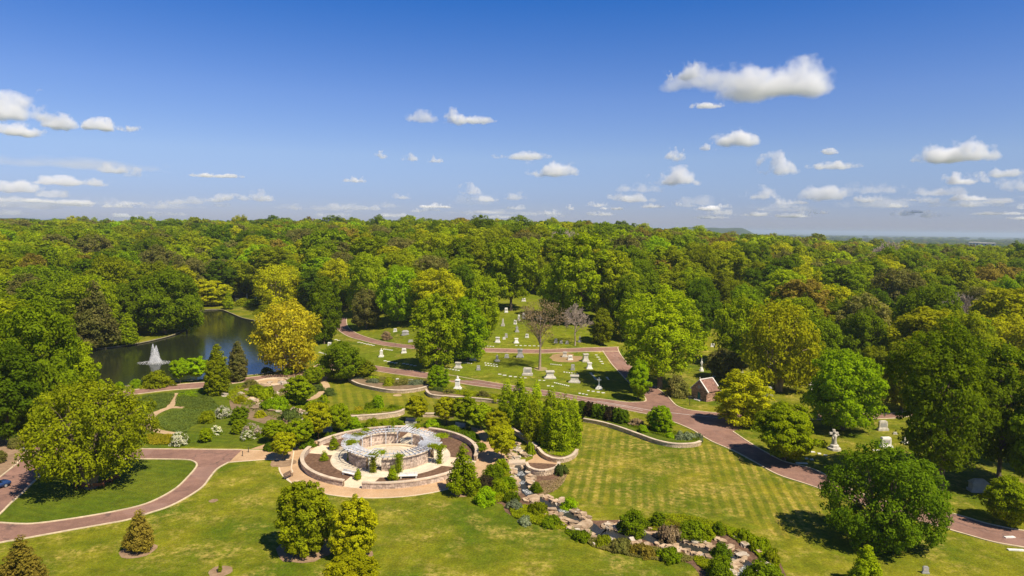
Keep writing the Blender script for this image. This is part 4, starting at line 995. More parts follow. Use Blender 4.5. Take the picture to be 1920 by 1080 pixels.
# ------------------------------------------------------------------ monuments: every stone on the hill
def ground_of(px, py): return at(px, py) 
def mon(kind, px, py, hpx, wpx, label, mt=None, rz=None, cat='gravestone', depth=None, group=None):
    p = ground_of(px, py); Z = -(MCI @ (p - Vector((0, 0, CAMZ)))).z; h = hpx / 1280 * Z; w = wpx / 1280 * Z; r = random.Random(int(px * 3 + py)); mt = mt or (m_white if r.random() < .6 else m_cream)
    rz = r.uniform(-.25, .25) if rz is None else rz
    nm = {'ped': 'pedestal_tomb', 'slab': 'headstone', 'block': 'block_headstone', 'cross': 'cross_monument', 'statue': 'statue_monument', 'obelisk': 'obelisk', 'cross_statue': 'statue_with_cross', 'bust': 'urn_monument', 'sarc': 'sarcophagus'}[kind]
    e = empty(nm, p, rz, label, cat, group); b = MB()
    if kind == 'ped':
        d = w * .6; b.frustum((0, 0, -.15), w, d, w, d, h * .12 + .15); b.build('base', mt, e); b = MB()
        b.frustum((0, 0, h * .12), w * .92, d * .9, w * .62, d * .62, h * .3); b.frustum((0, 0, h * .42), w * .62, d * .62, w * .56, d * .56, h * .34); b.build('shaft', mt, e); b = MB()
        b.frustum((0, 0, h * .76), w * .56, d * .58, w * .76, d * .8, h * .1); b.frustum((0, 0, h * .86), w * .76, d * .8, w * .72, d * .74, h * .14); b.build('cap', mt, e)
    elif kind == 'sarc':
        d = w * .5; b.frustum((0, 0, -.15), w, d, w, d, h * .2 + .15); b.build('base', mt, e); b = MB(); b.frustum((0, 0, h * .2), w * .86, d * .8, w * .84, d * .78, h * .5); b.build('body', mt, e); b = MB(); b.frustum((0, 0, h * .7), w * .95, d * .95, w * .5, d * .3, h * .3); b.build('lid', mt, e)
    elif kind in ('block', 'slab'):
        d = max(.3, w * (.42 if kind == 'block' else .3)); b.frustum((0, 0, -.15), w, d * 1.3, w, d * 1.3, h * .2 + .15); b.frustum((0, 0, h * .2), w * .9, d * 1.1, w * .86, d, h * .08); b.build('base', mt, e); b = MB()
        b.frustum((0, 0, h * .28), w * .8, d * .8, w * .78, d * .76, h * .6); b.frustum((0, 0, h * .88), w * .78, d * .76, w * .5 if kind == 'slab' else w * .7, d * .6, h * .12); b.build('stone', mt, e)
        b = MB(); b.box((0, -d * .4 - .012, h * .58), w * .56, .02, h * .34); b.build('inscription_panel', m_grey if mt in (m_white, m_cream) else m_cream, e)
    elif kind == 'obelisk':
        b.frustum((0, 0, -.15), w, w, w, w, h * .1 + .15); b.frustum((0, 0, h * .1), w * .8, w * .8, w * .76, w * .76, h * .18); b.build('base', mt, e); b = MB(); b.frustum((0, 0, h * .28), w * .5, w * .5, w * .32, w * .32, h * .62); b.frustum((0, 0, h * .9), w * .32, w * .32, .02, .02, h * .1); b.build('shaft', mt, e)
    elif kind == 'cross':
        b.frustum((0, 0, -.15), w, w * .7, w, w * .7, h * .12 + .15); b.frustum((0, 0, h * .12), w * .75, w * .5, w * .6, w * .4, h * .16); b.build('base', mt, e); b = MB(); b.box((0, 0, h * .64), w * .2, w * .18, h * .72); b.box((0, 0, h * .8), w * .66, w * .17, h * .11); b.build('cross', mt, e)
    elif kind == 'bust':
        b.frustum((0, 0, -.15), w, w, w, w, h * .12 + .15); b.frustum((0, 0, h * .12), w * .78, w * .78, w * .7, w * .7, h * .1); b.build('base', mt, e); b = MB(); b.frustum((0, 0, h * .22), w * .56, w * .56, w * .52, w * .52, h * .4); b.frustum((0, 0, h * .62), w * .52, w * .52, w * .7, w * .7, h * .07); b.frustum((0, 0, h * .69), w * .6, w * .6, w * .2, w * .2, h * .1); b.build('pillar', mt, e)
        b = MB(); b.lathe((0, 0, h * .79), [(w * .1, 0), (w * .17, h * .07), (w * .16, h * .11), (w * .07, h * .14), (w * .1, h * .17), (.01, h * .21)], 8); b.build('urn', mt, e)
    elif kind in ('statue', 'cross_statue'):
        b.lathe((0, 0, -.15), [(w * .5, 0), (w * .5, h * .1 + .15), (w * .36, h * .12 + .15), (w * .33, h * .24 + .15), (w * .2, h * .28 + .15)], 8); b.build('pedestal', mt, e); b = MB()
        b.lathe((0, 0, h * .27), [(w * .17, 0), (w * .19, h * .05), (w * .13, h * .22), (w * .15, h * .38), (w * .17, h * .46), (w * .07, h * .5), (w * .055, h * .53), (w * .09, h * .57), (w * .08, h * .62), (.01, h * .66)], 10)
        b.bar((-w * .15, 0, h * .69), (-w * .22, -w * .1, h * .52), w * .08, w * .08); b.bar((w * .15, 0, h * .69), (w * (.3 if kind == 'cross_statue' else .2), -w * .08, h * (.76 if kind == 'cross_statue' else .52)), w * .08, w * .08)
        b.build('figure', mt, e, smooth=True)
        if kind == 'cross_statue': b = MB(); b.box((0, w * .16, h * .62), w * .2, w * .16, h * .74); b.box((0, w * .16, h * .8), w * .72, w * .15, h * .1); b.build('cross', mt, e)
    return e
MN = [
 ('ped',859,690,11,15,'stout white pedestal tomb nearest the big maple, in the lower row'),
 ('block',887,675.5,8,13,'white block headstone just right of the bright green maple'),
 ('block',897,694,9,8,'small grey block headstone standing alone left of centre on the lower lawn',m_grey),
 ('statue',932,677,14,12,'grey stone figure on a stepped base left of the tall leaning tree',m_grey),
 ('block',950,671,7,9,'small grey headstone between the stone figure and the vase-shaped tomb',m_grey),
 ('ped',975,670,16,14,'tall flared tomb with a broad cap just below the hill road',m_grey),
 ('block',989,703,14,20,'large white rounded block tomb left of the trunk of the leaning tree'),
 ('ped',1031,709,14,22,'big white pedestal tomb right of the trunk of the leaning tree'),
 ('ped',1077,717,14,22,'big white pedestal tomb in the lowest row of the hill, towards the right'),
 ('cross',1123,730,23,12,'white cross on a stepped base at the lower right of the hill'),
 ('block',1074,694,11,8,'narrow upright grey headstone between the two rows of big tombs',m_grey),
 ('ped',1059,669.5,10,11,'small pale tomb on the bare brown patch, back one of the pair'),
 ('block',1069,675,9,10,'small pale block on the bare brown patch, front one of the pair'),
 ('ped',1098,678,15,14,'tall white tomb of the pair near the road corner, back one'),
 ('ped',1105,691.5,12,12,'white tomb of the pair near the road corner, front one'),
 ('ped',933,642,10,10,'white pedestal tomb above the hill road, left one'),
 ('ped',968,643,9,10,'white pedestal tomb above the hill road, right one'),
 ('block',949,633,8,6,'thin grey slab standing behind the two tombs above the hill road',m_grey),
 ('block',945,636,4,6,'low pale stone leaning by the thin grey slab'),
 ('block',988,633,7,7,'pale squared headstone above the hill road right of the tombs'),
 ('bust',969,622,12,8,'grey tomb half way up the hill in the gap between the trees',m_grey),
 ('block',966,608,8,6,'pale headstone higher up the hill in the gap between the trees'),
 ('obelisk',943,611,14,7,'slim pale obelisk high on the hill at the left of the gap'),
 ('block',949,586,9,7,'white headstone near the top of the hill under the tall tree'),
 ('block',973,601,11,5,'upright white stone beside its twin on the hill, left one'),
 ('block',982,597,11,6,'upright white stone beside its twin on the hill, right one'),
 ('ped',1012,598,6,10,'low pale tomb behind the crown of the leaning tree'),
 ('statue',1087,641,13,9,'grey rough rock-like monument right of the leafless tree',m_grey),
 ('block',1042,643,8,7,'cluster stone behind the fallen branches, leftmost',m_grey),
 ('block',1052,644,6,6,'cluster stone behind the fallen branches, middle one',m_grey),
 ('block',1063,645,6,6,'cluster stone behind the fallen branches, rightmost',m_grey),
 ('bust',858,730,26,14,'tall white pillar monument with an urn in the bed below the main road'),
 ('slab',745,717.5,8,8,'small white headstone in the bed above the curved wall'),
 ('slab',770,718,7,13,'wide pale headstone in the tree shade in the bed above the curved wall',m_grey),
 ('slab',783,716,5,9,'low grey headstone behind the wide pale one in the bed',m_grey),
 ('block',618,648.5,7,8,'small bright white headstone right of the gold oak'),
 ('bust',715,669,16,9,'white urn monument on the lawn below the cemetery road'),
 ('block',757.5,662,9,10,'pale squared headstone right of the urn monument'),
 ('sarc',760,628,9,14,'dark grey tomb in the shade under the big green tree',m_grey),
 ('block',741,622,6,7,'pale headstone in the shade left of the dark grey tomb'),
 ('block',770,641,4,10,'low dark stone at the upper edge of the cemetery road',m_grey),
 ('block',802,660,7,8,'pale headstone showing through the low branches of the olive tree'),
 ('cross_statue',1564,843,38,24,'tall weathered figure with a cross on a round base on the right lawn',M('weathered_stone',(.60,.55,.46),(.42,.38,.31),1.2)),
 ('block',1660,839,20,23,'pale grey block headstone on a wide base right of the tall figure'),
 ('block',1700,831,13,17,'rough pale block headstone beside the dark tree crown'),
 ('slab',1655,807,19,20,'tall white flared headstone at the foot of the bright green tree'),
 ('slab',1735,1075,14,13,'lone upright grey gravestone on the near lawn at the bottom right',m_grey),
 ('sarc',1834,921,24,34,'large grey hipped sarcophagus tomb in the shade at the far right',m_grey),
 ('ped',1439,742,17,18,'grey flared tomb behind the yellow tree beside the mausoleum',m_grey),
 ('bust',1520,730,13,9,'slim pale pillar tomb in the sunny clearing behind the trees'),
 ('bust',1390,698,12,6,'narrow pale pillar in the shade behind the mausoleum'),
 ('statue',1315,696,26,9,'slim pale statue on a column left of the mausoleum roof'),
 ('block',1339,707,10,5,'rounded white headstone right behind the mausoleum roof'),
 ('block',1336,650,6,8,'small white stone in the bright clearing above the mausoleum'),
 ('sarc',1416,668,6,16,'low white tomb deep under the yellow maple'),
 ('statue',1444,695,17,8,'pale figure standing against the trunk of the yellow maple'),
 ('block',1855,838,9,12,'pale stone under the right edge of the huge dark tree'),
 ('block',1905,843,6,9,'small pale stone near the right border of the photo'),
 ('block',1678,814,4,8,'low white stone behind the pale block headstones'),
 ('obelisk',463,560,10,3,'thin pale obelisk on the lawn beyond the far end of the pond'),
 ('block',480,563,6,4,'small pale stone beyond the far end of the pond'),
 ('block',445,565,6,8,'pale stone above the low hedge beyond the pond'),
 ('block',139,608,6,10,'pale tomb glimpsed between the trees left of the pond'),
 ('block',162,612,5,8,'pale stone glimpsed right of the first one left of the pond'),
 ('block',265,530,7,9,'white tomb high between the trees beyond the pond'),
 ('obelisk',254,594,10,4,'thin white stone beside the pale willow'),
 ('block',267,596,6,5,'small white stone right of the pale willow'),
 ('bust',1379,513,8,4,'pale monument poking out of the woods above the mausoleum'),
 ('block',1660,700,12,9,'pale stone half seen between the grey-green trees'),
 ('block',945,556,8,7,'pale stone under the tall tree at the top of the hill'),
 ('block',982,565,6,8,'low white stone at the top of the hill right of the tall trunk'),
 ('obelisk',1348,660,8,4,'thin white stone in the clearing above the mausoleum'),
]
for a in MN:
    mon(a[0], a[1], a[2], a[3], a[4], a[5], a[6] if len(a) > 6 else None)
# flat markers set flush in the turf
r = random.Random(9); fm = None
def marker(px, py, w=1.0, d=.5):
    global fm
    p = at(px, py)
    if fm is None:
        b = MB(); b.box((0, 0, 0), 1, 1, .26); fm = b.build('flat_marker', m_white); o = fm
    else: o = fm.copy(); C.objects.link(o)
    o.location = p + UZ * .02; o.scale = (w * r.uniform(.85, 1.15), d * r.uniform(.9, 1.1), 1); o.rotation_euler = (0, 0, r.uniform(-.15, .15))
    return o
ROWS = [
 ((867,680),(884,682),6,'short row of flat white markers just below the block headstone by the maple',.9),
 ((910,681),(931,684),5,'upper row of flat markers below the stone figure',.9),
 ((911,685),(932,687.5),5,'lower row of flat markers below the stone figure',.9),
 ((834,691),(860,695),6,'row of flat markers left of the first pedestal tomb',.9),
 ((937,702),(946,704),2,'pair of flat markers in the middle of the lower lawn',1.3),
 ((957,706),(985,709),4,'flat markers below the large white rounded tomb',1.1),
 ((1033,683),(1052,685),6,'row of flat markers right of the leaning trunk',.9),
 ((1058,698),(1082,701),6,'row of flat markers below the narrow upright headstone',.9),
 ((1040,718),(1066,724),8,'long close row of markers below the big pedestal tomb',.8),
 ((1012,713.5),(1020,714),2,'pair of flat markers left of the close row',1.6),
 ((1028,724),(1036,725),2,'pair of flat markers near the road edge',1.6),
 ((1103,733),(1131,737),4,'row of four flat markers in front of the white cross',1.5),
 ((1087,738),(1100,740.5),3,'row of three flat markers beside the road, left of the cross',1.5),
 ((1108,700),(1118,712),6,'slanting row of markers up the right side of the hill, outer one',.8),
 ((1138,708),(1141,712),3,'few markers at the right edge of the hill lawn',.8),
 ((1118,666),(1130,682),5,'slanting row of markers beside the road corner',.9),
 ((909,649),(925,650),4,'row of flat markers at the upper road edge, left group',.9),
 ((968,648),(1010,649),6,'row of flat markers at the upper road edge, middle group',.8),
 ((630,637),(645,642),4,'flat markers above the dark green bush',1.1),
 ((600,661),(612,665),4,'flat markers left of the dark round tree',1.1),
 ((673,642),(700,648),6,'flat markers along the bend of the cemetery road',1.1),
 ((720,655),(735,657),5,'flat markers right of the urn monument',1.0),
 ((722,677),(742,681),4,'flat markers in the lawn below the urn monument',1.1),
 ((757,682),(778,686),4,'flat markers close to the main road',1.1),
 ((1524,848),(1548,854),3,'three flat stones in the grass left of the tall figure',1.8),
 ((1512,860),(1522,862),2,'two flat stones nearer the road than the other three',1.8),
 ((1503,869),(1507,870),1,'single pale stone at the road edge',2.0),
 ((1645,845),(1652,847),1,'pale flat stone half hidden by the near dark tree',2.0),
 ((1905,1032),(1920,1036),1,'flat stone in the grass at the right border',2.0),
 ((1893,1008),(1900,1010),1,'flat stone below the road at the far right',1.5),
 ((1270,1),(1,1),0,'',1)]
for a, b_, n, lb, w in ROWS:
    for i in range(n):
        if n > 1: w_ = (at(*b_) - at(*a)).length / (n - 1) * .55
        t = i / max(n - 1, 1); o = marker(a[0] + (b_[0] - a[0]) * t, a[1] + (b_[1] - a[1]) * t, min(w, w_) if n > 1 else w, .5)
        pos_ = ['leftmost', 'second from the left', 'third from the left', 'fourth from the left', 'fifth from the left', 'sixth from the left', 'seventh', 'rightmost'][i] if n > 1 else ''
        lb2 = lb + (', ' + pos_ if pos_ else '')
        if len(lb2.split()) > 16: lb2 = lb2.replace('flat ', '').replace('the ', '').replace('slanting row', 'row').replace(' from left', ' from left')
        if len(lb2.split()) > 16: lb2 = lb2.replace('short ', '').replace('long close ', '').replace(' lawn', '')
        tag(o, lb2, 'grave marker', 'flat grave markers in the turf')
# low stone edging of the plot at the road (far right), bare patch round the pair of tombs
disc(1061, 671, 5.5, 'bare_patch', M('bare_earth', (.36, .22, .11), (.28, .2, .08), .8), .05)
disc(1014, 692, 2.2, 'bare_patch', M('dry_grass', (.34, .26, .12), (.25, .22, .08), .8), .05)
disc(745, 741, 1.2, 'bare_patch', m_chip, .012); disc(829, 752, 1.0, 'bare_patch', m_chip, .012)
for q in ((413, 1071, 1.5), (400, 939, .7), (568, 862, 1.0), (530, 868, 2.4), (574, 1030, 4.0), (260, 1032, 2.3), (664, 1040, 2.5), (868, 922, 2.2), (940, 864, 1.5)): disc(*q, z=.02)
# ------------------------------------------------------------------ fountain in the pond
fp = at_z(291, 680, PW); f = empty('fountain', fp, 0, 'white fountain spraying four tall jets from the pond', 'fountain')
m_spray, n_, l_ = nodes('spray'); o_ = N(n_, 'ShaderNodeOutputMaterial'); d_ = N(n_, 'ShaderNodeBsdfDiffuse'); t_ = N(n_, 'ShaderNodeBsdfTranslucent'); x_ = N(n_, 'ShaderNodeMixShader')
d_.inputs[0].default_value = (.97, .97, .97, 1); t_.inputs[0].default_value = (.97, .97, .97, 1); l_.new(d_.outputs[0], x_.inputs[1]); l_.new(t_.outputs[0], x_.inputs[2]); l_.new(x_.outputs[0], o_.inputs[0])
rr = np.random.default_rng(3)
for k, (ox, hh, sp) in enumerate(((-.6, 6.2, 1.5), (.5, 5.7, 1.6), (0, 4.6, 2.2), (.1, 2.6, 2.5))):
    n = 2600; u = rr.uniform(0, 1, n); z = hh * (1 - u) + .05; th = np.floor(rr.uniform(0, 13, n)) / 13 * TAU + rr.normal(size=n) * .1 + k
    rad = sp * u ** .85 * rr.uniform(.25, 1, n) ** .5
    P = np.stack([ox * (1 - u * .3) + rad * np.cos(th), rad * np.sin(th), z], 1)
    nr = rr.normal(size=(n, 3)); nr /= np.linalg.norm(nr, axis=1)[:, None]
    me = quads_mesh('jet', leaves(P, nr, np.full(n, .07), rr), np.full(n, .5), [m_spray]); o = D_.objects.new('jet', me); C.objects.link(o); o.parent = f
n = 1300; a = rr.uniform(0, TAU, n); q = rr.uniform(0, 1, n) ** 1.5 * 3.8
P = np.stack([q * np.cos(a) * 1.5, q * np.sin(a), rr.uniform(.01, .25, n) * (1 - q / 4)], 1); nr = np.tile([0, 0, 1.0], (n, 1)) + rr.normal(size=(n, 3)) * .3
me = quads_mesh('splash', leaves(P, nr / np.linalg.norm(nr, axis=1)[:, None], np.full(n, .12), rr), np.full(n, .5), [m_spray]); o = D_.objects.new('splash', me); C.objects.link(o); o.parent = f
b = MB(); b.lathe((0, 0, 0), [(.5, -.1), (.55, .12), (.3, .2)], 12); b.build('nozzle_float', m_black, f)
# ------------------------------------------------------------------ car at the left edge
def car(px, py, rz, label):
    e = empty('car', at_z(px, py), rz, label, 'car'); bm = bmesh.new()
    sec = [(-2.25, .45, .72, .80), (-2.2, .35, .86, .86), (-1.5, .3, .95, .9), (-.5, .28, .98, .9), (.9, .28, 1.0, .9), (1.9, .3, .98, .88), (2.25, .4, .85, .8)]
    vs = []; fs = []
    for x, z0, z1, hw in sec:
        vs += [(x, -hw, z0), (x, -hw, z0 + (z1 - z0) * .6), (x, -hw * .93, z1), (x, hw * .93, z1), (x, hw, z0 + (z1 - z0) * .6), (x, hw, z0)]
    for i in range(len(sec) - 1):
        for k in range(6): a = i * 6 + k; c = i * 6 + (k + 1) % 6; fs.append((a, c, c + 6, a + 6))
    fs += [tuple(reversed(range(6))), tuple((len(sec) - 1) * 6 + k for k in range(6))]
    paint = M('blue_paint', (.02, .05, .16), (.02, .05, .15), 1, rough=.25, spec=.6); glass = M('car_glass', (.01, .012, .015), None, 1, rough=.08, spec=.7)
    mesh('body', vs, fs, paint, e, True)
    vs = [(-1.5, -.8, .93), (1.1, -.8, .96), (.55, -.62, 1.42), (-.95, -.62, 1.42), (-1.5, .8, .93), (1.1, .8, .96), (.55, .62, 1.42), (-.95, .62, 1.42)]
    mesh('windows', vs, [(0, 1, 2, 3), (7, 6, 5, 4), (1, 5, 6, 2), (0, 3, 7, 4)], glass, e)
    b = MB(); b.frustum((-.2, 0, 1.415), 1.56, 1.28, 1.4, 1.1, .06); b.build('roof', paint, e)
    for x in (-1.4, 1.35):
        for y in (-.82, .82):
            b = MB(); b.lathe((0, 0, -.11), [(.22, 0), (.33, .02), (.33, .2), (.22, .22)], 14); w = b.build('wheel', m_black, e); w.location = (x, y, .33); w.rotation_euler = (R(90), 0, 0)
            b = MB(); b.lathe((0, 0, -.125), [(.2, 0), (.2, .25)], 10); q = b.build('rim', m_grey, w)
    for y in (-.6, .6):
        b = MB(); b.box((2.2, y, .68), .12, .35, .14); b.build('headlight', m_white, e)
        b = MB(); b.box((-2.22, y, .75), .08, .3, .14); b.build('tail_light', M('red_lens', (.4, .02, .02)), e)
car(-11, 917, R(62), 'dark blue car cut off by the left border on the red road')
# sign post by the mausoleum, person-high lamp post
e = empty('sign_post', at_z(1293, 760), .2, 'thin black street sign post on the grass in front of the mausoleum', 'sign post')
b = MB(); b.box((0, 0, 1.3), .1, .1, 2.6); b.build('post', m_black, e); b = MB(); b.box((0, 0, 2.3), 1.3, .04, .3); b.build('sign_panel', m_black, e); b = MB(); b.box((0, 0, 1.75), 1.0, .04, .22); b.build('sign_panel', m_black, e)
e = empty('lamp_post', at_z(498, 853 - 12), 0, 'short stone post at the corner of the narrow path by the trimmed tree', 'post')
b = MB(); b.box((0, 0, .6), .5, .5, 1.2); b.build('pillar', m_stone, e); b = MB(); b.frustum((0, 0, 1.2), .62, .62, .5, .5, .12); b.build('cap', m_cope, e)
e.location = at_z(511, 843)

# ------------------------------------------------------------------ trees and shrubs one can name
T = tree
TL = [
 # px, base, top, width, proto, colour, label, category
 (540,695,568,128,'oak0','gold','golden yellow-green oak with spreading limbs at the right end of the pond'),
 (608,645,523,56,'oval0','mid','dark green upright tree right behind the golden oak'),
 (748,607,500,86,'broad0','bright','large vivid green tree with visible dark trunk behind the cemetery road'),
 (687,617,545,60,'broad1','grey','dull olive tree left of the vivid green tree on the road bend'),
 (818,690,556,88,'oval1','lime','olive green tree with drooping lower limbs left of the bright maple'),
 (876,677,563,76,'oval2','bright','dense bright green maple at the left edge of the grave lawn'),
 (820,600,507,96,'broad2','yellow','yellow-olive broad crown behind the olive tree'),
 (905,634,520,74,'broad0','lime','mid green tree left of the gap on the hill'),
 (958,582,447,86,'tall0','lime','tall tree with a bare dark trunk standing at the top of the grave hill'),
 (1012,693,560,88,'sparse0','brown','tall leaning tree with a long bare trunk and thin brown crown on the grave hill'),
 (1078,648,572,62,'bare0','mid','round leafless grey-brown tree above the hill road'),
 (1128,646,580,40,'oval0','olive','small dark olive tree right of the leafless tree'),
 (1090,606,440,104,'tall1','lime','tallest yellow-green crown in the middle of the wood behind the leafless tree'),
 (1043,600,490,72,'broad1','lime','mid green round crown left of the tallest crown in the middle'),
 (1145,612,470,88,'tall2','olive','olive green tall crown right of the tallest crown in the middle'),
 (1172,640,520,58,'oval1','mid','narrow dark green crown squeezed beside the huge tree by the lane'),
 (1237,728,545,166,'hero1','lime','huge round green tree beside the lane junction'),
 (1197,750,677,48,'spread0','bright','small bright tree on the road corner below the huge round tree'),
 (1312,640,523,68,'broad0','deep','deep green tree behind the huge round tree'),
 (1460,733,570,132,'oak0','yellow','large yellow-green maple with open branches in the right clearing'),
 (1385,690,562,96,'broad1','lime','yellow-green crown just left of the large yellow maple'),
 (1358,712,655,72,'spread1','grey','low grey-olive spreading tree behind the mausoleum'),
 (1395,798,700,94,'oval2','yellow','yellow-green young tree shading the road right of the mausoleum'),
 (1580,806,662,138,'broad1','bright','big bright green domed tree in front of the lane at the right'),
 (1470,864,760,126,'spread0','lime','wide low green tree leaning over the road below the mausoleum'),
 (1763,918,612,195,'hero1','mid','huge dark spreading tree with a thick trunk at the right'),
 (1872,900,650,130,'tall1','mid','dark green crown merging into the huge tree at the right border'),
 (1655,1022,842,200,'hero0','deep','big deep green tree on the near lawn at the lower right with a round shadow'),
 (1622,1098,1022,62,'cone0','lime','small feathery conifer at the bottom edge below the big deep green tree'),
 (1890,985,895,92,'spread1','lime','bright shrubby tree above the road at the right border'),
 (1735,690,540,108,'broad0','mid','rounded mid green tree high in the right wood'),
 (1612,690,555,92,'oval0','grey','grey-green tree in the right wood left of the rounded mid green one'),
 (1535,720,600,90,'broad2','mid','mid green tree behind the big bright green dome'),
 (1690,770,640,100,'broad1','olive','olive tree above the lane, left of the huge dark tree'),
 (1800,750,590,110,'broad2','olive','olive crown right of the rounded mid green tree'),
 (1880,700,540,120,'tall2','yellow','yellow-green tall crown near the right border of the photo'),
 (172,914,718,215,'elm0','olive','great drooping elm over the benches on the road island'),
 (60,800,575,150,'broad1','mid','large lush green tree at the left border below the pond level'),
 (132,775,640,112,'broad2','lime','bright green tree at the left end of the pond'),
 (15,830,650,120,'oval1','deep','deep green tree on the left border behind the great elm'),
 (180,654,535,82,'cone1','grey','dull dark pine at the left bank of the pond'),
 (205,612,482,92,'broad0','olive','olive rounded tree behind the dull pine'),
 (310,626,510,112,'broad1','mid','full dark green tree on the far bank of the pond'),
 (350,622,550,60,'broad2','mid','green tree at the corner of the far pond bank'),
 (240,647,588,48,'airy0','lime','small pale willow on the pond bank left of the fountain'),
 (400,574,528,66,'spread0','yellow','low yellow-green tree at the far end of the pond'),
 (428,580,545,24,'cone0','lime','small pointed light green tree at the far end of the pond'),
 (525,577,498,92,'oak0','yellow','yellow spring tree behind the golden oak'),
 (407,740,648,48,'cypress0','olive','taller of the two feathery columnar cypresses by the pond road'),
 (446,714,642,40,'cypress0','grey','second columnar cypress, slimmer, against the blue water'),
 (338,719,675,36,'ball0','bright','bright green round tree by the pond road, left of a pair'),
 (368,716,671,42,'ball1','bright','bright green round tree by the pond road, right of a pair'),
 (640,712,643,88,'broad0','mid','dark round tree with low limbs at the start of the garden path'),
 (680,712,676,46,'spread1','olive','small olive spreading tree left of the curved wall bed'),
 (560,758,707,66,'spread0','lime','slanting light green tree over the rock garden'),
 (590,720,688,38,'spread1','lime','small light green tree by the round terrace path'),
 (532,862,812,46,'ball0','yellow','small trimmed round tree standing alone on the tan path left of the rose garden'),
 (561,841,788,54,'ball1','lime','trimmed round tree behind the lone one, left of the rose garden'),
 (513,830,789,42,'ball0','lime','leftmost trimmed tree of the arc above the tan path'),
 (597,824,757,56,'ball1','yellow','trimmed tree at the back left of the rose garden, larger of two'),
 (636,816,759,44,'ball0','lime','trimmed tree at the back left of the rose garden, right one of two'),
 (781,792,744,43,'ball1','yellow','lone trimmed round tree right behind the pergola'),
 (837,797,746,46,'ball0','yellow','first trimmed tree of the dense right arc behind the rose garden'),
 (872,801,744,48,'ball1','lime','second trimmed tree of the dense right arc behind the rose garden'),
 (901,808,759,46,'ball0','lime','third trimmed tree of the dense right arc behind the rose garden'),
 (930,825,771,50,'ball1','yellow','fourth trimmed tree of the right arc behind the rose garden'),
 (940,864,799,57,'ball0','yellow','nearest trimmed tree of the right arc, beside the stream path'),
 (975,792,703,46,'airy0','fresh','pale green birch at the upper left of the grove'),
 (1005,800,716,44,'airy1','fresh','pale green birch in the middle of the grove'),
 (950,778,712,40,'airy1','fresh','slim birch at the left end of the grove by the main road'),
 (1000,832,742,46,'airy0','olive','birch in the front left of the grove beside the leaning wall'),
 (1032,812,726,44,'airy1','fresh','birch behind the front tree of the grove'),
 (1050,850,742,50,'airy0','fresh','front birch of the grove above the curved wall'),
 (1075,844,745,40,'airy1','fresh','rightmost birch of the grove on the lawn edge'),
 (1027,842,765,42,'airy0','fresh','low birch at the foot of the grove'),
 (988,812,730,42,'airy1','fresh','birch in the heart of the grove'),
 (965,806,745,40,'airy0','fresh','lower birch at the left foot of the grove'),
 (1060,825,738,40,'airy0','lime','birch behind the rightmost one of the grove'),
 (1238,812,762,50,'egg0','bright','small dense green tree on the bed above the lawn wall'),
 (822,728,686,38,'egg1','bright','small bright tree at the rounded end of the statue bed wall'),
 (572,1037,905,98,'egg0','olive','olive young tree on the front lawn, left one of the front trio'),
 (664,1044,937,82,'egg1','yellow','yellow-green young tree on the front lawn, middle one of the trio'),
 (662,1125,1040,98,'egg0','yellow','yellow-green tree cut off by the bottom border, lowest of the trio'),
 (262,1030,957,62,'cone0','rust','small olive-brown conical tree on the lawn below the loop road'),
 (42,1100,1010,86,'cone1','rust','olive-brown conical tree at the bottom left corner'),
 (868,925,838,62,'cone1','lime','feathery pyramid conifer beside the front right rose garden wall'),
 (1605,640,470,60,'bare1','mid','wide leafless pale tree standing above the right wood'),
]
TL += [(1985,945,690,170,'broad1','mid','dark crown beyond the right border shading the grey tomb'), (2075,900,660,170,'oval1','mid','second dark crown beyond the right border')]
TL[80 - 80 + [t[6] for t in TL].index('wide leafless pale tree standing above the right wood')] =  (1610,520,455,78,'bare1','mid','wide leafless pale tree standing above the right wood')
_bp = at(1612, 458, 24.0)
T(1612, 0, 0, 0, 'bare1', 'mid', 'wide leafless pale tree standing above the right wood', p=_bp, h=24.0, w=100 / 1280 * _bp.length, bark=m_palebark)
TL = [t for t in TL if not t[6].startswith('wide leafless')]
for t in TL: T(*t[:7], bark=m_palebark if t[4] in ('bare1', 'sparse0', 'oak0') else None)
for px, py, yt, w, lb in ((626,843,817,18,'young conifer on the back left mulch bed of the rose garden'), (608,864,845,15,'young conifer near the left path of the rose garden'), (671,899,879,15,'young conifer at the front left path edge of the rose garden'), (736,901,873,20,'young conifer at the front right path edge of the rose garden'), (413,1073,1052,8,'thin sapling in a mulch ring on the front lawn')):
    T(px, py, yt, w, 'young0', 'lime', lb, 'conifer' if w > 10 else 'sapling', 'young_tree')
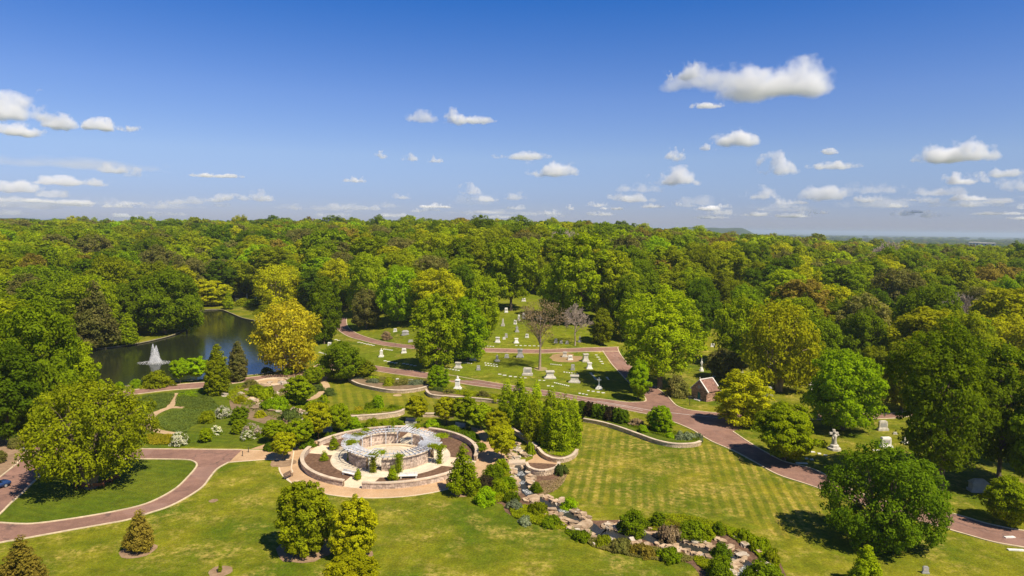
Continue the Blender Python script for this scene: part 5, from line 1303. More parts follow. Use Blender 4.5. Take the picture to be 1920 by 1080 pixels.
SH = [
 (296,725,697,50,'shrub0','olive','big rounded olive shrub on the pond edge'),
 (255,726,711,20,'shrub1','bright','small bright shrub on the pond edge left of the big olive one'),
 (224,731,716,16,'shrub2','bright','tiny bright shrub at the left end of the pond road'),
 (337,834,812,30,'shrub1','cream','white flowering dogwood above the road, leftmost of the blossoming shrubs'),
 (404,814,799,22,'shrub2','cream','small white flowering shrub in the middle of the garden lawn'),
 (419,783,763,28,'shrub0','cream','white flowering shrub next to the rock garden'),
 (473,818,796,32,'shrub1','blush','pinkish white flowering shrub, tallest of the blossoming ones'),
 (464,824,808,24,'shrub2','cream','low white flowering shrub in front of the pinkish one'),
 (386,828,803,26,'shrub0','lime','rounded green shrub between two flowering ones'),
 (389,792,771,30,'shrub1','olive','olive shrub left of the white flowering one by the rock garden'),
 (447,812,788,26,'shrub2','lime','light green shrub left of the pinkish blossom'),
 (449,795,764,34,'shrub0','mid','green shrub above the light green one'),
 (527,818,795,32,'shrub1','lime','light green shrub left of the trimmed tree arc'),
 (488,782,770,20,'shrub2','yellow','yellow-green cushion shrub in the rock garden'),
 (452,755,742,22,'shrub1','yellow','yellow shrub near the foot of the cypresses'),
 (480,745,722,28,'shrub0','lime','lime shrub beside the round terrace'),
 (470,727,712,26,'shrub1','grey','dull shrub left of the round terrace'),
 (500,748,728,40,'mat0','lime','low bright ground plants in the rock garden, upper patch'),
 (520,765,748,54,'mat1','bright','low bright green plants between the two rock garden streams'),
 (548,786,770,50,'mat0','blue','dark blue-green ground plants below the garden stream'),
 (595,762,752,30,'shrub2','blue','round dark shrub on the inner side of the garden path'),
 (595,733,722,24,'shrub0','blue','round blue-green shrub right of the slanting tree'),
 (618,740,728,24,'shrub1','blue','round blue-green shrub right of the garden path'),
 (606,756,742,22,'mat0','lime','low plants along the garden path above the lawn'),
 (584,766,752,28,'shrub2','lime','light shrub along the lower side of the garden path'),
 (626,658,622,0,'shrub0','mid','x'),
 (612,643,622,26,'shrub0','mid','dark green bush right of the golden oak on the grave lawn'),
 (725,637,622,20,'shrub1','brown','reddish brown bush at the upper edge of the cemetery road'),
 (1270,742,706,46,'shrub2','grey','wide grey-green bush left of the mausoleum'),
 (1187,996,960,62,'shrub0','mid','large rounded bright shrub beside the dark pool'),
 (1233,985,962,28,'shrub1','mid','smaller darker shrub right of the large one by the pool'),
 (1296,1010,978,56,'shrub1','mid','large rounded bright shrub right of the ornamental grass'),
 (1320,1010,984,34,'shrub2','lime','bright shrub joined to the right of the large rounded one'),
 (1347,1000,980,26,'shrub2','mid','dark shrub at the right end of the shrub row above the stream'),
 (1256,1013,990,50,'mat1','brown','clump of brown ornamental grass above the lower stream'),
 (1352,1046,1020,40,'shrub1','deep','dark leafy shrub hanging over the end of the pool'),
 (1352,1086,1046,56,'shrub1','mid','bright rounded shrub at the bottom edge left of the last cascade'),
 (1430,1102,1058,76,'shrub2','mid','broad bright shrub at the bottom edge right of the last cascade'),
 (912,943,915,40,'shrub0','bright','bright shrub at the lower left of the stream bed planting'),
 (935,925,900,34,'shrub1','lime','lime shrub in the middle of the planting left of the upper stream'),
 (952,918,895,28,'shrub2','bright','green shrub next to the upper stream boulders'),
 (910,915,893,32,'shrub0','purple','purplish dull shrub behind the conifer'),
 (925,898,872,38,'shrub1','mid','mid green shrub below the bridge'),
 (940,885,862,30,'shrub2','lime','light shrub by the path end above the stream'),
 (960,940,925,30,'mat0','mid','dark low plants by the narrow slab crossing'),
 (1005,921,905,24,'shrub0','mid','dark shrub on the mulch right of the upper stream'),
 (1052,890,874,26,'mat1','blue','low green plants at the right foot of the overlook wall'),
 (994,852,832,20,'mat0','lime','low plants between the path and the pale boulders'),
 (1068,953,935,30,'shrub1','bright','bright low shrub at the top of the middle stream'),
 (965,953,940,32,'mat1','sage','silvery low plants at the left tip of the middle bed'),
 (985,981,970,30,'mat0','sage','silvery ground plants along the front of the middle bed'),
 (1010,960,945,40,'mat1','olive','olive ground plants in the middle bed'),
 (1035,985,970,40,'mat0','mid','dark ground plants at the lower edge of the middle bed'),
 (1090,1012,998,34,'mat1','mid','dark low plants on the slope below the slab'),
 (1130,1020,1006,36,'mat0','olive','low mixed plants below the dark pool'),
 (1165,1030,1014,44,'mat1','grey','dull ground cover below the pool, left patch'),
 (1205,1040,1024,46,'mat0','rust','brownish ground cover below the pool, right patch'),
 (1255,1048,1032,50,'mat1','mid','green ground cover below the lower stream'),
 (1395,1012,996,40,'mat0','lime','bright low plants right of the dark shrub, upper patch'),
 (1425,1030,1012,40,'mat1','lime','bright low plants at the outer curve of the bed, middle patch'),
 (1448,1052,1032,34,'mat0','olive','dull low plants at the outer curve of the bed, lower patch'),
 (1108,790,752,0,'shrub0','mid','x'),
 (1195,803,786,32,'shrub1','brown','brownish bare-looking shrub right of the dark hedge'),
 (1205,816,797,20,'shrub2','bright','small bright shrub left of the dense green tree on the wall bed'),
 (1256,826,812,22,'shrub0','bright','small bright shrub right of the dense green tree on the wall bed'),
 (1283,828,812,44,'mat0','sage','silvery low hedge at the right end of the wall bed'),
 (1306,826,814,26,'mat1','sage','silvery cushion at the very tip of the wall bed'),
 (672,714,705,26,'mat0','sage','silvery ground plants at the left end of the curved wall bed'),
 (700,722,712,30,'mat1','sage','silvery ground plants left of the round bush above the curved wall'),
 (729,727,709,26,'shrub0','olive','round olive bush in the middle of the curved wall bed'),
 (752,726,717,34,'mat0','grey','grey-green ground plants right of the round olive bush'),
 (782,724,714,38,'mat1','sage','silvery ground plants at the right end of the curved wall bed'),
 (699,714,706,30,'mat0','lime','light low plants at the back of the curved wall bed'),
 (820,737,728,36,'mat1','blue','blue-green ground plants at the rounded end of the statue bed'),
 (843,742,730,26,'shrub1','grey','grey-green bush left of the urn pillar'),
 (880,746,733,34,'shrub2','olive','olive bush right of the urn pillar'),
 (905,749,734,30,'shrub0','grey','grey-green bush further right of the urn pillar'),
 (930,753,740,30,'shrub1','olive','olive bush at the right end of the statue bed'),
 (705,788,752,0,'shrub0','lime','x'),
 (709,768,742,24,'shrub0','bright','upright green shrub on the bank behind the pergola wall'),
 (692,772,755,22,'shrub1','mid','dark shrub left of the upright one behind the pergola wall'),
 (737,772,760,26,'shrub2','mid','dark shrub right of the upright one behind the pergola wall'),
 (672,776,764,24,'mat0','yflower','yellow flowering plants on top of the wall behind the pergola, left'),
 (695,776,770,26,'mat1','yflower','yellow flowering plants on top of the wall behind the pergola, right'),
 (663,808,782,26,'shrub0','bright','bright shrub behind the back left wall of the rose garden'),
 (697,805,785,30,'shrub1','lime','light rounded shrub behind the pergola, left of centre'),
 (722,800,790,30,'shrub2','lime','low light shrub behind the pergola, centre'),
 (745,798,788,28,'shrub0','mid','dark low shrub behind the pergola, right of centre'),
 (650,815,806,26,'mat0','bright','bright ground plants along the outside of the back left wall'),
 (812,800,786,32,'shrub1','bright','bright shrub behind the back right wall of the rose garden'),
 (850,812,800,30,'mat1','mid','dark ground plants under the trimmed trees'),
 (880,822,812,34,'mat0','deep','deep shade plants under the right arc of trimmed trees'),
 (575,838,826,34,'mat1','deep','deep shade plants under the left arc of trimmed trees'),
 (620,822,812,30,'mat0','mid','shade plants behind the left stone seat'),
 (900,842,832,30,'mat1','mid','shade plants left of the nearest trimmed tree'),
 (475,575,562,36,'shrub0','mid','low hedge shrub beyond the pond, left of three'),
 (497,588,572,36,'shrub1','olive','low hedge shrub beyond the pond, middle of three'),
 (455,572,560,30,'shrub2','olive','low hedge shrub beyond the pond, farthest'),
 (0,868,845,22,'shrub0','grey','dull bush on the bare bed at the left border'),
 (30,838,818,30,'shrub1','grey','grey-green bush on the bare bed near the litter bin'),
 (1478,760,745,40,'mat0','mid','x'),
 (505,845,832,20,'mat1','deep','dark plants below the leftmost trimmed tree'),
 (540,700,690,30,'mat0','mid','dark ground plants at the foot of the golden oak'),
 (500,698,690,22,'mat1','blue','leafy waterside plants on the pond edge by the golden oak'),
]
for s in SH:
    if s[3] and s[6] != 'x': T(*s[:7], cat='shrub' if s[4][:3] == 'shr' else 'plants', name='flowering_shrub' if s[5] in ('cream', 'blush') else ('shrub' if s[4][:3] == 'shr' else 'ground_plants'))
# raise what grows on the walled banks; dark hedge
hx = [(1092,783),(1105,785),(1118,788),(1131,791),(1144,793.5),(1157,796),(1168,799)]
for i, (x, y) in enumerate(hx): T(x, y, y - 31, 24, 'shrub%d' % (i % 3), 'purple' if i % 3 == 1 else 'deep', 'dark hedge shrub above the striped lawn, ' + ['leftmost of seven', 'second from the left', 'third from the left', 'middle one', 'third from the right', 'second from the right', 'rightmost of seven'][i], 'hedge', 'hedge_shrub', 'dark hedge above the striped lawn')
# meadow patches: countless stems, one object each
def patch(px, n, leaf, hgt, col, name, seed, label=None, z=.0, tall=.3):
    P = GP(px, 3, z=0, closed=True); A = np.array([(p.x, p.y) for p in P]); r = np.random.default_rng(seed)
    X = r.uniform(A[:, 0].min(), A[:, 0].max(), n * 3); Y = r.uniform(A[:, 1].min(), A[:, 1].max(), n * 3); m_ = in_poly(X, Y, A); X, Y = X[m_][:n], Y[m_][:n]; k = len(X)
    Zn = np.array([noise.noise(Vector((x * .45, y * .45, seed))) for x, y in zip(X, Y)])
    Z = z + hgt * (.35 + .65 * np.clip(.5 + Zn * 1.3, 0, 1)) * r.uniform(.3, 1, k)
    nr = r.normal(size=(k, 3)) * .6 + np.array([0, 0, 1.0]); nr /= np.linalg.norm(nr, axis=1)[:, None]
    me = quads_mesh(name, leaves(np.stack([X, Y, Z], 1), nr, np.full(k, leaf), r), np.clip(r.normal(.5, .2, k), 0, 1), [L_[col]]); o = D_.objects.new(name, me); C.objects.link(o)
    return tag(o, label, None, None, 'stuff')
patch([(262,748),(290,740),(326,738),(322,752),(313,762),(295,768),(272,768),(250,764)], 9000, .13, .45, 'meadow', 'meadow_grass', 1)
patch([(336,738),(380,734),(392,742),(404,755),(410,765),(380,767),(350,765),(330,760)], 9000, .13, .45, 'meadow', 'meadow_grass', 2)
patch([(300,782),(330,770),(380,768),(410,772),(400,785),(360,800),(350,812),(320,808),(285,795)], 12000, .13, .45, 'meadow', 'meadow_grass', 3)
patch([(340,736),(392,732),(398,742),(360,745),(335,745)], 3500, .13, .5, 'bright', 'meadow_grass', 4)
patch([(275,815),(320,816),(330,826),(325,833),(275,833)], 4500, .12, .4, 'yflower', 'yellow_flowers', 5)
patch([(440,728),(470,724),(490,740),(470,758),(440,756),(425,745)], 7000, .13, .7, 'olive', 'rock_garden_plants', 6)
patch([(520,745),(560,748),(575,770),(545,768),(520,765)], 6000, .12, .5, 'lime', 'rock_garden_plants', 7)
patch([(490,700),(540,696),(575,700),(560,707),(500,710)], 2500, .12, .3, 'purple', 'shade_ground_cover', 8)
patch([(900,900),(935,878),(960,888),(972,925),(950,940),(905,945),(890,930)], 9000, .12, .5, 'olive', 'stream_side_plants', 9)
patch([(1010,905),(1040,900),(1058,888),(1062,895),(1045,918),(1015,928)], 3500, .11, .3, 'brown', 'stream_side_plants', 10)
patch([(960,950),(1000,950),(1040,972),(1065,990),(1040,992),(990,980),(960,968)], 9000, .12, .45, 'olive', 'stream_side_plants', 11)
patch([(1110,1010),(1180,1020),(1260,1035),(1300,1048),(1270,1055),(1180,1043),(1110,1025)], 12000, .12, .4, 'grey', 'stream_side_plants', 12)
patch([(1370,990),(1410,1005),(1445,1030),(1462,1060),(1440,1060),(1400,1025),(1365,1005)], 8000, .12, .5, 'lime', 'stream_side_plants', 13)
patch([(1095,990),(1110,1000),(1100,1018),(1060,1000),(1075,990)], 3000, .12, .4, 'mid', 'stream_side_plants', 14)
patch([(1395,1000),(1430,1020),(1450,1045),(1465,1075),(1450,1090),(1425,1050),(1400,1020),(1380,1008)], 6000, .12, .4, 'mid', 'stream_side_plants', 31)
patch([(1300,1045),(1340,1052),(1380,1060),(1365,1085),(1320,1070)], 4500, .12, .4, 'olive', 'stream_side_plants', 32)
patch([(445,740),(490,728),(520,735),(560,750),(560,790),(500,780),(450,760)], 9000, .12, .4, 'mid', 'rock_garden_plants', 33)
patch([(1205,978),(1240,965),(1290,968),(1360,985),(1380,998),(1340,1005),(1280,1000),(1220,995)], 7000, .12, .4, 'olive', 'stream_side_plants', 34)
patch([(1210,985),(1245,975),(1275,985),(1260,992),(1220,993)], 2500, .11, .35, 'rust', 'stream_side_plants', 15)
patch([(670,712),(735,726),(800,722),(800,716),(735,715),(680,706)], 9000, .13, .35, 'grey', 'bed_plants', 16, z=.8)
patch([(808,735),(860,746),(950,758),(970,752),(900,742),(815,731)], 12000, .13, .4, 'olive', 'bed_plants', 17, z=.75)
patch([(1010,840),(1022,856),(1056,864),(1078,850),(1060,830),(1012,818)], 7000, .14, .5, 'lime', 'bed_plants', 18, z=.7)
patch([(1096,785),(1160,800),(1200,812),(1262,830),(1310,832),(1300,824),(1230,808),(1160,788),(1100,776)], 10000, .14, .4, 'mid', 'bed_plants', 19, z=.7)
patch([(655,786),(715,782),(752,776),(755,771),(715,772),(657,778)], 6000, .13, .5, 'lime', 'bed_plants', 20, z=.8)
patch([(560,830),(600,822),(650,812),(700,803),(700,795),(640,800),(590,812),(555,825)], 9000, .13, .5, 'deep', 'shade_ground_cover', 21)
patch([(790,797),(850,800),(890,812),(900,830),(880,825),(840,806),(790,802)], 7000, .13, .5, 'deep', 'shade_ground_cover', 22)
# vines on the pergola
def vine(a, r_, h, w, seed, label, col='lime', topw=1.6):
    r = np.random.default_rng(seed); p = rp_(r_, a); e = empty('vine', p, 0, label, 'vine', 'vines on the pergola')
    n = int(1400 * h / 3); t = r.uniform(0, 1, n); P = np.stack([r.normal(size=n) * w * .4, r.normal(size=n) * w * .4, t * h], 1) if h > 0 else np.zeros((0, 3))
    m_ = int(900 * topw); Q = np.stack([r.normal(size=m_) * topw * .5, r.normal(size=m_) * topw * .5, 3.25 + r.normal(size=m_) * .13], 1)
    P = np.concatenate([P, Q]); k = len(P); nr = r.normal(size=(k, 3)) + np.array([0, -.2, .7]); nr /= np.linalg.norm(nr, axis=1)[:, None]
    o = D_.objects.new('foliage', quads_mesh('foliage', leaves(P, nr, np.full(k, .11), r), np.clip(r.normal(.5, .2, k), 0, 1), [L_[col]])); C.objects.link(o); o.parent = e
    v, f = tube([Vector((0, 0, 0)), Vector((.1, .05, 1.6)), Vector((0, 0, 3.2))], [.07, .06, .04], 5); mesh('stem', v, f, m_bark, e)
dg = lambda px, py, z: (lambda q: (math.atan2(q.y - RCY, q.x - RCX) - ANG0, math.hypot(q.x - RCX, q.y - RCY)))(at_z(px, py, z))
for i, (px, py, z, h, w, tw, lb) in enumerate(((700,886,0,3.2,.75,.9,'climbing the left side of the front opening'), (748,887,0,3.2,.75,.8,'climbing the right side of the front opening'), (824,869,0,3.3,.7,1.2,'thick with leaves at the front right pillar'), (671,816,3.2,0,.1,1.4,'lying on the rafters at the back left'), (660,829,3.2,0,.1,1.1,'lying on the rafters at the left'), (828,817,3.2,.0,.1,1.3,'lying on the rafters at the right'), (778,799,3.2,0,.1,1.1,'lying on the rafters at the back right'), (737,813,0,2.6,.35,.5,'on the inside of the back wall'), (784,815,0,2.2,.4,.5,'on the inside of the back right wall'), (655,864,0,2.6,.4,.4,'in the shade at the left opening'), (686,806,3.2,0,.1,.8,'in a thin mat at the back left gate'), (715,848,3.2,0,.1,.9,'spilling left from the front opening'), (812,836,3.2,0,.1,.9,'in a mat above the right wall'))):
    a, rr = dg(px, py, z); vine(a, rr, h, w, 100 + i, 'green vine on the pergola ' + lb, 'lime' if i % 3 else 'olive', tw)
# ------------------------------------------------------------------ the wood
OK = [(-260,745),(-100,770),(20,770),(100,730),(118,680),(150,650),(200,640),(250,632),(320,612),(352,600),(362,578),(380,574),(440,562),(500,562),(560,568),(600,590),(632,594),(646,592),(665,600),(720,598),(780,596),(840,608),(870,600),(900,560),(935,548),(1000,548),(1040,565),(1100,600),(1150,615),(1200,625),(1260,640),(1300,610),(1340,600),(1420,640),(1500,675),(1560,700),(1640,735),(1700,750),(1760,730),(1900,725),(2180,760),(2400,380),(-500,380)]
OKA = np.array(OK, float)
NOGO = [[(930,540),(1000,540),(1040,575),(1000,600),(930,600)], [(625,590),(650,590),(660,602),(630,604)], [(235,500),(275,500),(280,620),(240,620)]]
r = random.Random(77); cand = []
D = 205.0
placed = []
hand = [(at(t[0], t[1]), t[3]) for t in TL]
hxy = np.array([(p.x, p.y) for p, w in hand]); hr = np.array([w / 1280 * math.hypot(p.x, p.y) * .5 for p, w in hand])
while D < 1700:
    step = 12.6 + (D - 200) * .004
    na = int(R(90) * D / step)
    for i in range(na):
        a = R(-45) + R(90) * (i + r.random()) / na; d = D + r.uniform(0, step)
        x, y = d * math.sin(a), d * math.cos(a); cand.append((x, y))
    D += step * .9
ca = np.array(cand); cz = hts(ca[:, 0], ca[:, 1]); pp = np.array([proj((x, y, z)) for (x, y), z in zip(ca, cz)])
ok = in_poly(pp[:, 0], pp[:, 1], OKA)
for q in NOGO: ok &= ~in_poly(pp[:, 0], pp[:, 1], np.array(q, float))
m_ = np.hypot(ca[:, 0], ca[:, 1]) < 560
pdist = np.full(len(ca), 99.0); pdist[m_] = pond_dist(ca[m_, 0], ca[m_, 1]); ok &= pdist > 9
ok &= ~((pdist < 99) & in_poly(ca[:, 0], ca[:, 1], _PA))
for (hx_, hy_), rr in zip(hxy, hr): ok &= np.hypot(ca[:, 0] - hx_, ca[:, 1] - hy_) > rr * .75 + 3
trees = []
WCOL = ['mid'] * 9 + ['olive'] * 9 + ['lime'] * 9 + ['deep'] * 4 + ['grey'] * 4 + ['yellow'] * 4 + ['bright'] * 2 + ['rust']
for i in np.nonzero(ok)[0]:
    x, y = ca[i]; d = math.hypot(x, y); az = math.degrees(math.atan2(x, y))
    # kinds gather in drifts
    k = noise.noise(Vector((x * .02, y * .02, 3))) * .5 + .5 + r.gauss(0, .26)
    col = WCOL[int(min(max(k, 0), .999) * 3 * len(WCOL)) % len(WCOL)]
    h = r.gauss(22, 4.0) + (2 if d > 500 else 0); h = max(13, min(29, h)); 
    if r.random() < .05: h *= 1.18
    if d < 330: h *= .88
    if az > 24: h *= .93
    w = h * r.uniform(.62, .98)
    trees.append([x, y, float(cz[i]), d, h, w, col, pp[i][0], pp[i][1]])
trees.sort(key=lambda t: t[3])
# which of them show: a column buffer of treetop lines, near to far
vis = {}
scored = []
for t in trees:
    x, y, z, d, h, w, col, px, py = t
    tp = proj((x, y, z + h)); wp = w / d * 1280
    if tp[0] < -60 or tp[0] > 1980: continue
    cols = range(int(max(0, (tp[0] - wp / 2) // 10)), int(min(192, (tp[0] + wp / 2) // 10 + 1)))
    g = 0
    for c in cols:
        top = vis.get(c, 1080); e_ = tp[1] + abs(c * 10 - tp[0]) / wp * 14
        if e_ < top: g += min(top - e_, 60); vis[c] = e_
    scored.append((g * 10, t, tp))
scored.sort(key=lambda s: -s[0])
NIND = 205
ind = [s for s in scored[:NIND]]
rest = [t for t in trees if not any(t is s[1] for s in ind)]
print('wood: individuals', len(ind), 'rest', len(rest))
WP = ['broad0', 'broad1', 'broad2', 'oval0', 'oval1', 'oval2', 'tall0', 'tall1', 'tall2']
CN = {'mid': 'mid green', 'olive': 'olive', 'lime': 'light green', 'deep': 'deep green', 'grey': 'grey-olive', 'yellow': 'yellow-green', 'bright': 'bright green', 'rust': 'rusty', 'brown': 'brownish'}
def area(px, py, d):
    if px < 420: n = 'the pond wood'
    elif px < 700: n = 'the far bank wood'
    elif px < 1000: n = 'the hill wood'
    elif px < 1260: n = 'the corner wood'
    elif px < 1540: n = 'the mausoleum wood'
    else: n = 'the right wood'
    return n
cols_of = [(s[2][0], s[2][1], s[1][6]) for s in ind]
used = {}
for g, t, tp in ind:
    x, y, z, d, h, w, col, px, py = t
    o_ = [(math.hypot(a - tp[0], (b - tp[1]) * 2), a, b, c) for a, b, c in cols_of if c != col and (a, b) != (tp[0], tp[1])]
    o_.sort(); _, a, b, c = o_[0]
    side = 'left of' if tp[0] < a - 8 else ('right of' if tp[0] > a + 8 else ('behind' if tp[1] < b else 'in front of'))
    rowd = 'front row' if d < 300 else ('second row' if d < 380 else ('middle depth' if d < 520 else ('deep in' if d < 720 else 'skyline')))
    sz = 'broad' if w / h > .75 else ('slim' if w / h < .6 else 'round')
    lb = '%s %s crown %s a %s one, %s of %s' % (sz, CN[col], side, CN[c], rowd, area(tp[0], tp[1], d)); lb = lb.replace('deep in of', 'deep in').replace('middle depth of', 'half way back in').replace('skyline of', 'on the skyline of')
    if len(lb.split()) > 15: lb = lb.replace(' one,', ',').replace(' crown ', ' ')
    used[lb] = used.get(lb, 0) + 1
    if used[lb] > 1: lb = ['', 'taller', 'lower', 'further', 'fuller', 'thinner'][min(used[lb] - 1, 5)] + ' ' + lb
    tree(0, 0, 0, 0, 'bare1' if (col == 'rust' and r.random() < .15) else r.choice(WP) if d < 420 else r.choice(WP[:6] + ['wood0', 'wood1', 'wood2']), col, lb, p=Vector((x, y, z)), h=h, w=w, group='trees of ' + area(tp[0], tp[1], d))
# the rest of the wood reads as one mass: instances on points
def scatter(name, pts, protos, cols, label=None):
    """pts: (x, y, z, h, w, ci)"""
    col_ = D_.collections.new(name + '_kinds'); lst = []
    for ci, c in enumerate(cols):
        for pk in protos:
            H, Wd, cm, tm = PR[pk]; o = D_.objects.new('kind_%02d' % len(lst), cm); col_.objects.link(o); lst.append((pk, c))
            o.material_slots[0].link = 'OBJECT'; o.material_slots[0].material = L_[c]
    me = D_.meshes.new(name); me.vertices.add(len(pts)); me.vertices.foreach_set('co', np.array([p[:3] for p in pts], np.float32).ravel())
    rr = random.Random(4); idx = []; sc = []; rot = []
    for p in pts:
        k = rr.randrange(len(protos)); idx.append(p[5] * len(protos) + k); H, Wd = PR[protos[k]][:2]; sc += [p[4] / Wd, p[4] / Wd, p[3] / H]; rot += [0, 0, rr.uniform(0, TAU)]
    a = me.attributes.new('idx', 'INT', 'POINT'); a.data.foreach_set('value', idx)
    a = me.attributes.new('sc', 'FLOAT_VECTOR', 'POINT'); a.data.foreach_set('vector', sc)
    a = me.attributes.new('rt', 'FLOAT_VECTOR', 'POINT'); a.data.foreach_set('vector', rot)
    o = D_.objects.new(name, me); C.objects.link(o)
    ng = D_.node_groups.new(name + '_nodes', 'GeometryNodeTree'); ng.interface.new_socket('Geometry', in_out='INPUT', socket_type='NodeSocketGeometry'); ng.interface.new_socket('Geometry', in_out='OUTPUT', socket_type='NodeSocketGeometry')
    n, l = ng.nodes, ng.links; gi = n.new('NodeGroupInput'); go = n.new('NodeGroupOutput'); ip = n.new('GeometryNodeInstanceOnPoints'); ci = n.new('GeometryNodeCollectionInfo')
    ci.inputs['Collection'].default_value = col_; ci.inputs['Separate Children'].default_value = True; ci.inputs['Reset Children'].default_value = True
    def at_(nm, ty):
        q = n.new('GeometryNodeInputNamedAttribute'); q.data_type = ty; q.inputs['Name'].default_value = nm; return q.outputs['Attribute']
    ip.inputs['Pick Instance'].default_value = True
    l.new(gi.outputs[0], ip.inputs['Points']); l.new(ci.outputs[0], ip.inputs['Instance']); l.new(at_('idx', 'INT'), ip.inputs['Instance Index']); l.new(at_('sc', 'FLOAT_VECTOR'), ip.inputs['Scale'])
    eu = n.new('FunctionNodeEulerToRotation'); l.new(at_('rt', 'FLOAT_VECTOR'), eu.inputs[0]); l.new(eu.outputs[0], ip.inputs['Rotation']); l.new(ip.outputs[0], go.inputs[0])
    md = o.modifiers.new('scatter', 'NODES'); md.node_group = ng
    return tag(o, label, None, None, 'stuff')
cs_ = ['mid', 'olive', 'lime', 'deep', 'grey', 'yellow', 'bright', 'rust']
scatter('far_wood', [(t[0], t[1], t[2], t[4], t[5], cs_.index(t[6])) for t in rest], ['wood0', 'wood1', 'wood2', 'wood3'], cs_)
# the plain beyond: belts of woodland out to the horizon
pl_ = []; r = random.Random(5)
for k in range(5200):
    a = R(r.uniform(-44, 44)); d = 1650 * (10000 / 1650) ** (r.random() ** 1.1); x, y = d * math.sin(a), d * math.cos(a)
    if noise.noise(Vector((x * .0011, y * .0016, 9))) < (-.25 if d < 3000 else -.12): continue
    if 4300 < d < 5600 and R(14) < a < R(23): continue
    s = 1 + d / 2600
    pl_.append((x, y, 0, r.uniform(12, 17) * (1 + d / 14000), r.uniform(14, 20) * s, r.choice([0, 1, 3, 3, 3, 4])))
zz = hts([p[0] for p in pl_], [p[1] for p in pl_]); pl_ = [(p[0], p[1], float(z) - 1, *p[3:]) for p, z in zip(pl_, zz)]
scatter('plain_woodland', pl_, ['wood0', 'wood3'], cs_)
# distant ridges, river, far buildings
def ridge(name, az0, az1, d, h, depth, seed):
    n = 60; rows = []
    for j, (f, g) in enumerate(((0, 0), (.25, .75), (.5, 1), (.8, .7), (1, 0))):
        rows.append([]); 
        for i in range(n):
            u = i / (n - 1); a = R(az0 + (az1 - az0) * u); e = min(1, u * 7, (1 - u) * 4) ; e = e * e * (3 - 2 * e); dd = d + depth * f
            rows[-1].append((dd * math.sin(a), dd * math.cos(a), -16 + (h + 16) * g * e * (.9 + .08 * noise.noise(Vector((i * .2, j * .3, seed))))))
    vs = [v for q in rows for v in q]; o = mesh(name, vs, [(j * n + i, j * n + i + 1, (j + 1) * n + i + 1, (j + 1) * n + i) for j in range(4) for i in range(n - 1)], M(name + '_trees', (.035, .06, .022), (.055, .08, .03), .012), smooth=True); o['kind'] = 'structure'
ridge('wooded_ridge', 12, 20.5, 5200, 80, 900, 1); ridge('wooded_ridge', -42, -30, 3000, 66, 900, 2); ridge('wooded_ridge', -13, -7, 4200, 64, 900, 3); ridge('wooded_ridge', 4, 14, 9000, 72, 900, 4)
flatpoly([at_z(x, y, -14.5) for x, y in [(1318,440.5),(1350,440),(1352,447),(1322,447)]], -14.4, 'river', m_pond)
def hall(px, py, wpx, hpx, d, label, mt, roof=None, nm='building'):
    v = ray(px, py); p = Vector((v.x * d, v.y * d, 0)); p.z = CAMZ + ray(px, py).z * d; w = wpx / 1280 * d; h = hpx / 1280 * d; e = empty(nm, p, -math.atan2(p.x, p.y), label, 'building')
    b = MB(); b.box((0, w * .15, h / 2 - 8), w, w * .3, h + 16); b.build('wall', mt, e); b = MB(); b.frustum((0, w * .15, h), w * 1.04, w * .34, w * .9, w * .2, h * .25); b.build('roof', roof or m_grey, e)
    for i in range(int(max(3, wpx / 5))): b = MB(); b.box((-w * .45 + w * .9 * (i + .5) / int(max(3, wpx / 5)), -.1, h * .5), w * .35 / max(3, wpx / 5), .3, h * .3); b.build('window', m_black, e)
hall(1826, 461, 14, 5, 1500, 'small white building far off above the right-hand wood, left one', m_white)
hall(1848, 461, 26, 4, 1550, 'long white building far off above the right-hand wood', m_white)
hall(1745, 472, 14, 3, 1400, 'low white roof glimpsed among the far treetops at the right', m_white)
hall(56, 429, 16, 3, 1800, 'tiny white building far off at the left skyline', m_white)
# red-roofed tomb house in the right wood
hall(1812, 602, 26, 17, 330, 'pinkish stone tomb house with red roof half hidden in the right wood', M('pink_stone', (.5, .34, .26), (.42, .3, .24), 1), M('red_tiles', (.42, .16, .10), (.34, .13, .09), 1))
# ------------------------------------------------------------------ clouds
CB = cloud_body(); VM = {}
def cloud(px, py, w, hgt, lb, tau=9., edge=1.25, group=None):
    """px, py: centre of the base in the photo; w, hgt in photo pixels; the lower in the sky, the farther away"""
    el = max(6, 428 - py); d = min(24000, 1500 / (el / 1280)); v = ray(px, py); w *= 1.32; hgt *= 1.3; s = w / 1280 * d; sz = hgt / 1280 * d
    o = D_.objects.new('cloud', CB); C.objects.link(o); o.location = (v.x * d, v.y * d, CAMZ + v.z * d); o.scale = (s, s, sz); o.rotation_euler = (0, 0, -math.atan2(v.x, v.y))
    asp = hgt / w; ns = 3.4 if asp > .25 else 4.5; key = (round(math.log(tau / sz) * 4), round(asp * 8), ns, edge)
    if key not in VM: VM[key] = cloud_mat('cloud_vapour', math.exp(key[0] / 4), ns, edge, max(asp, .12))
    o.material_slots[0].link = 'OBJECT'; o.material_slots[0].material = VM[key]; tag(o, lb, 'cloud', group)
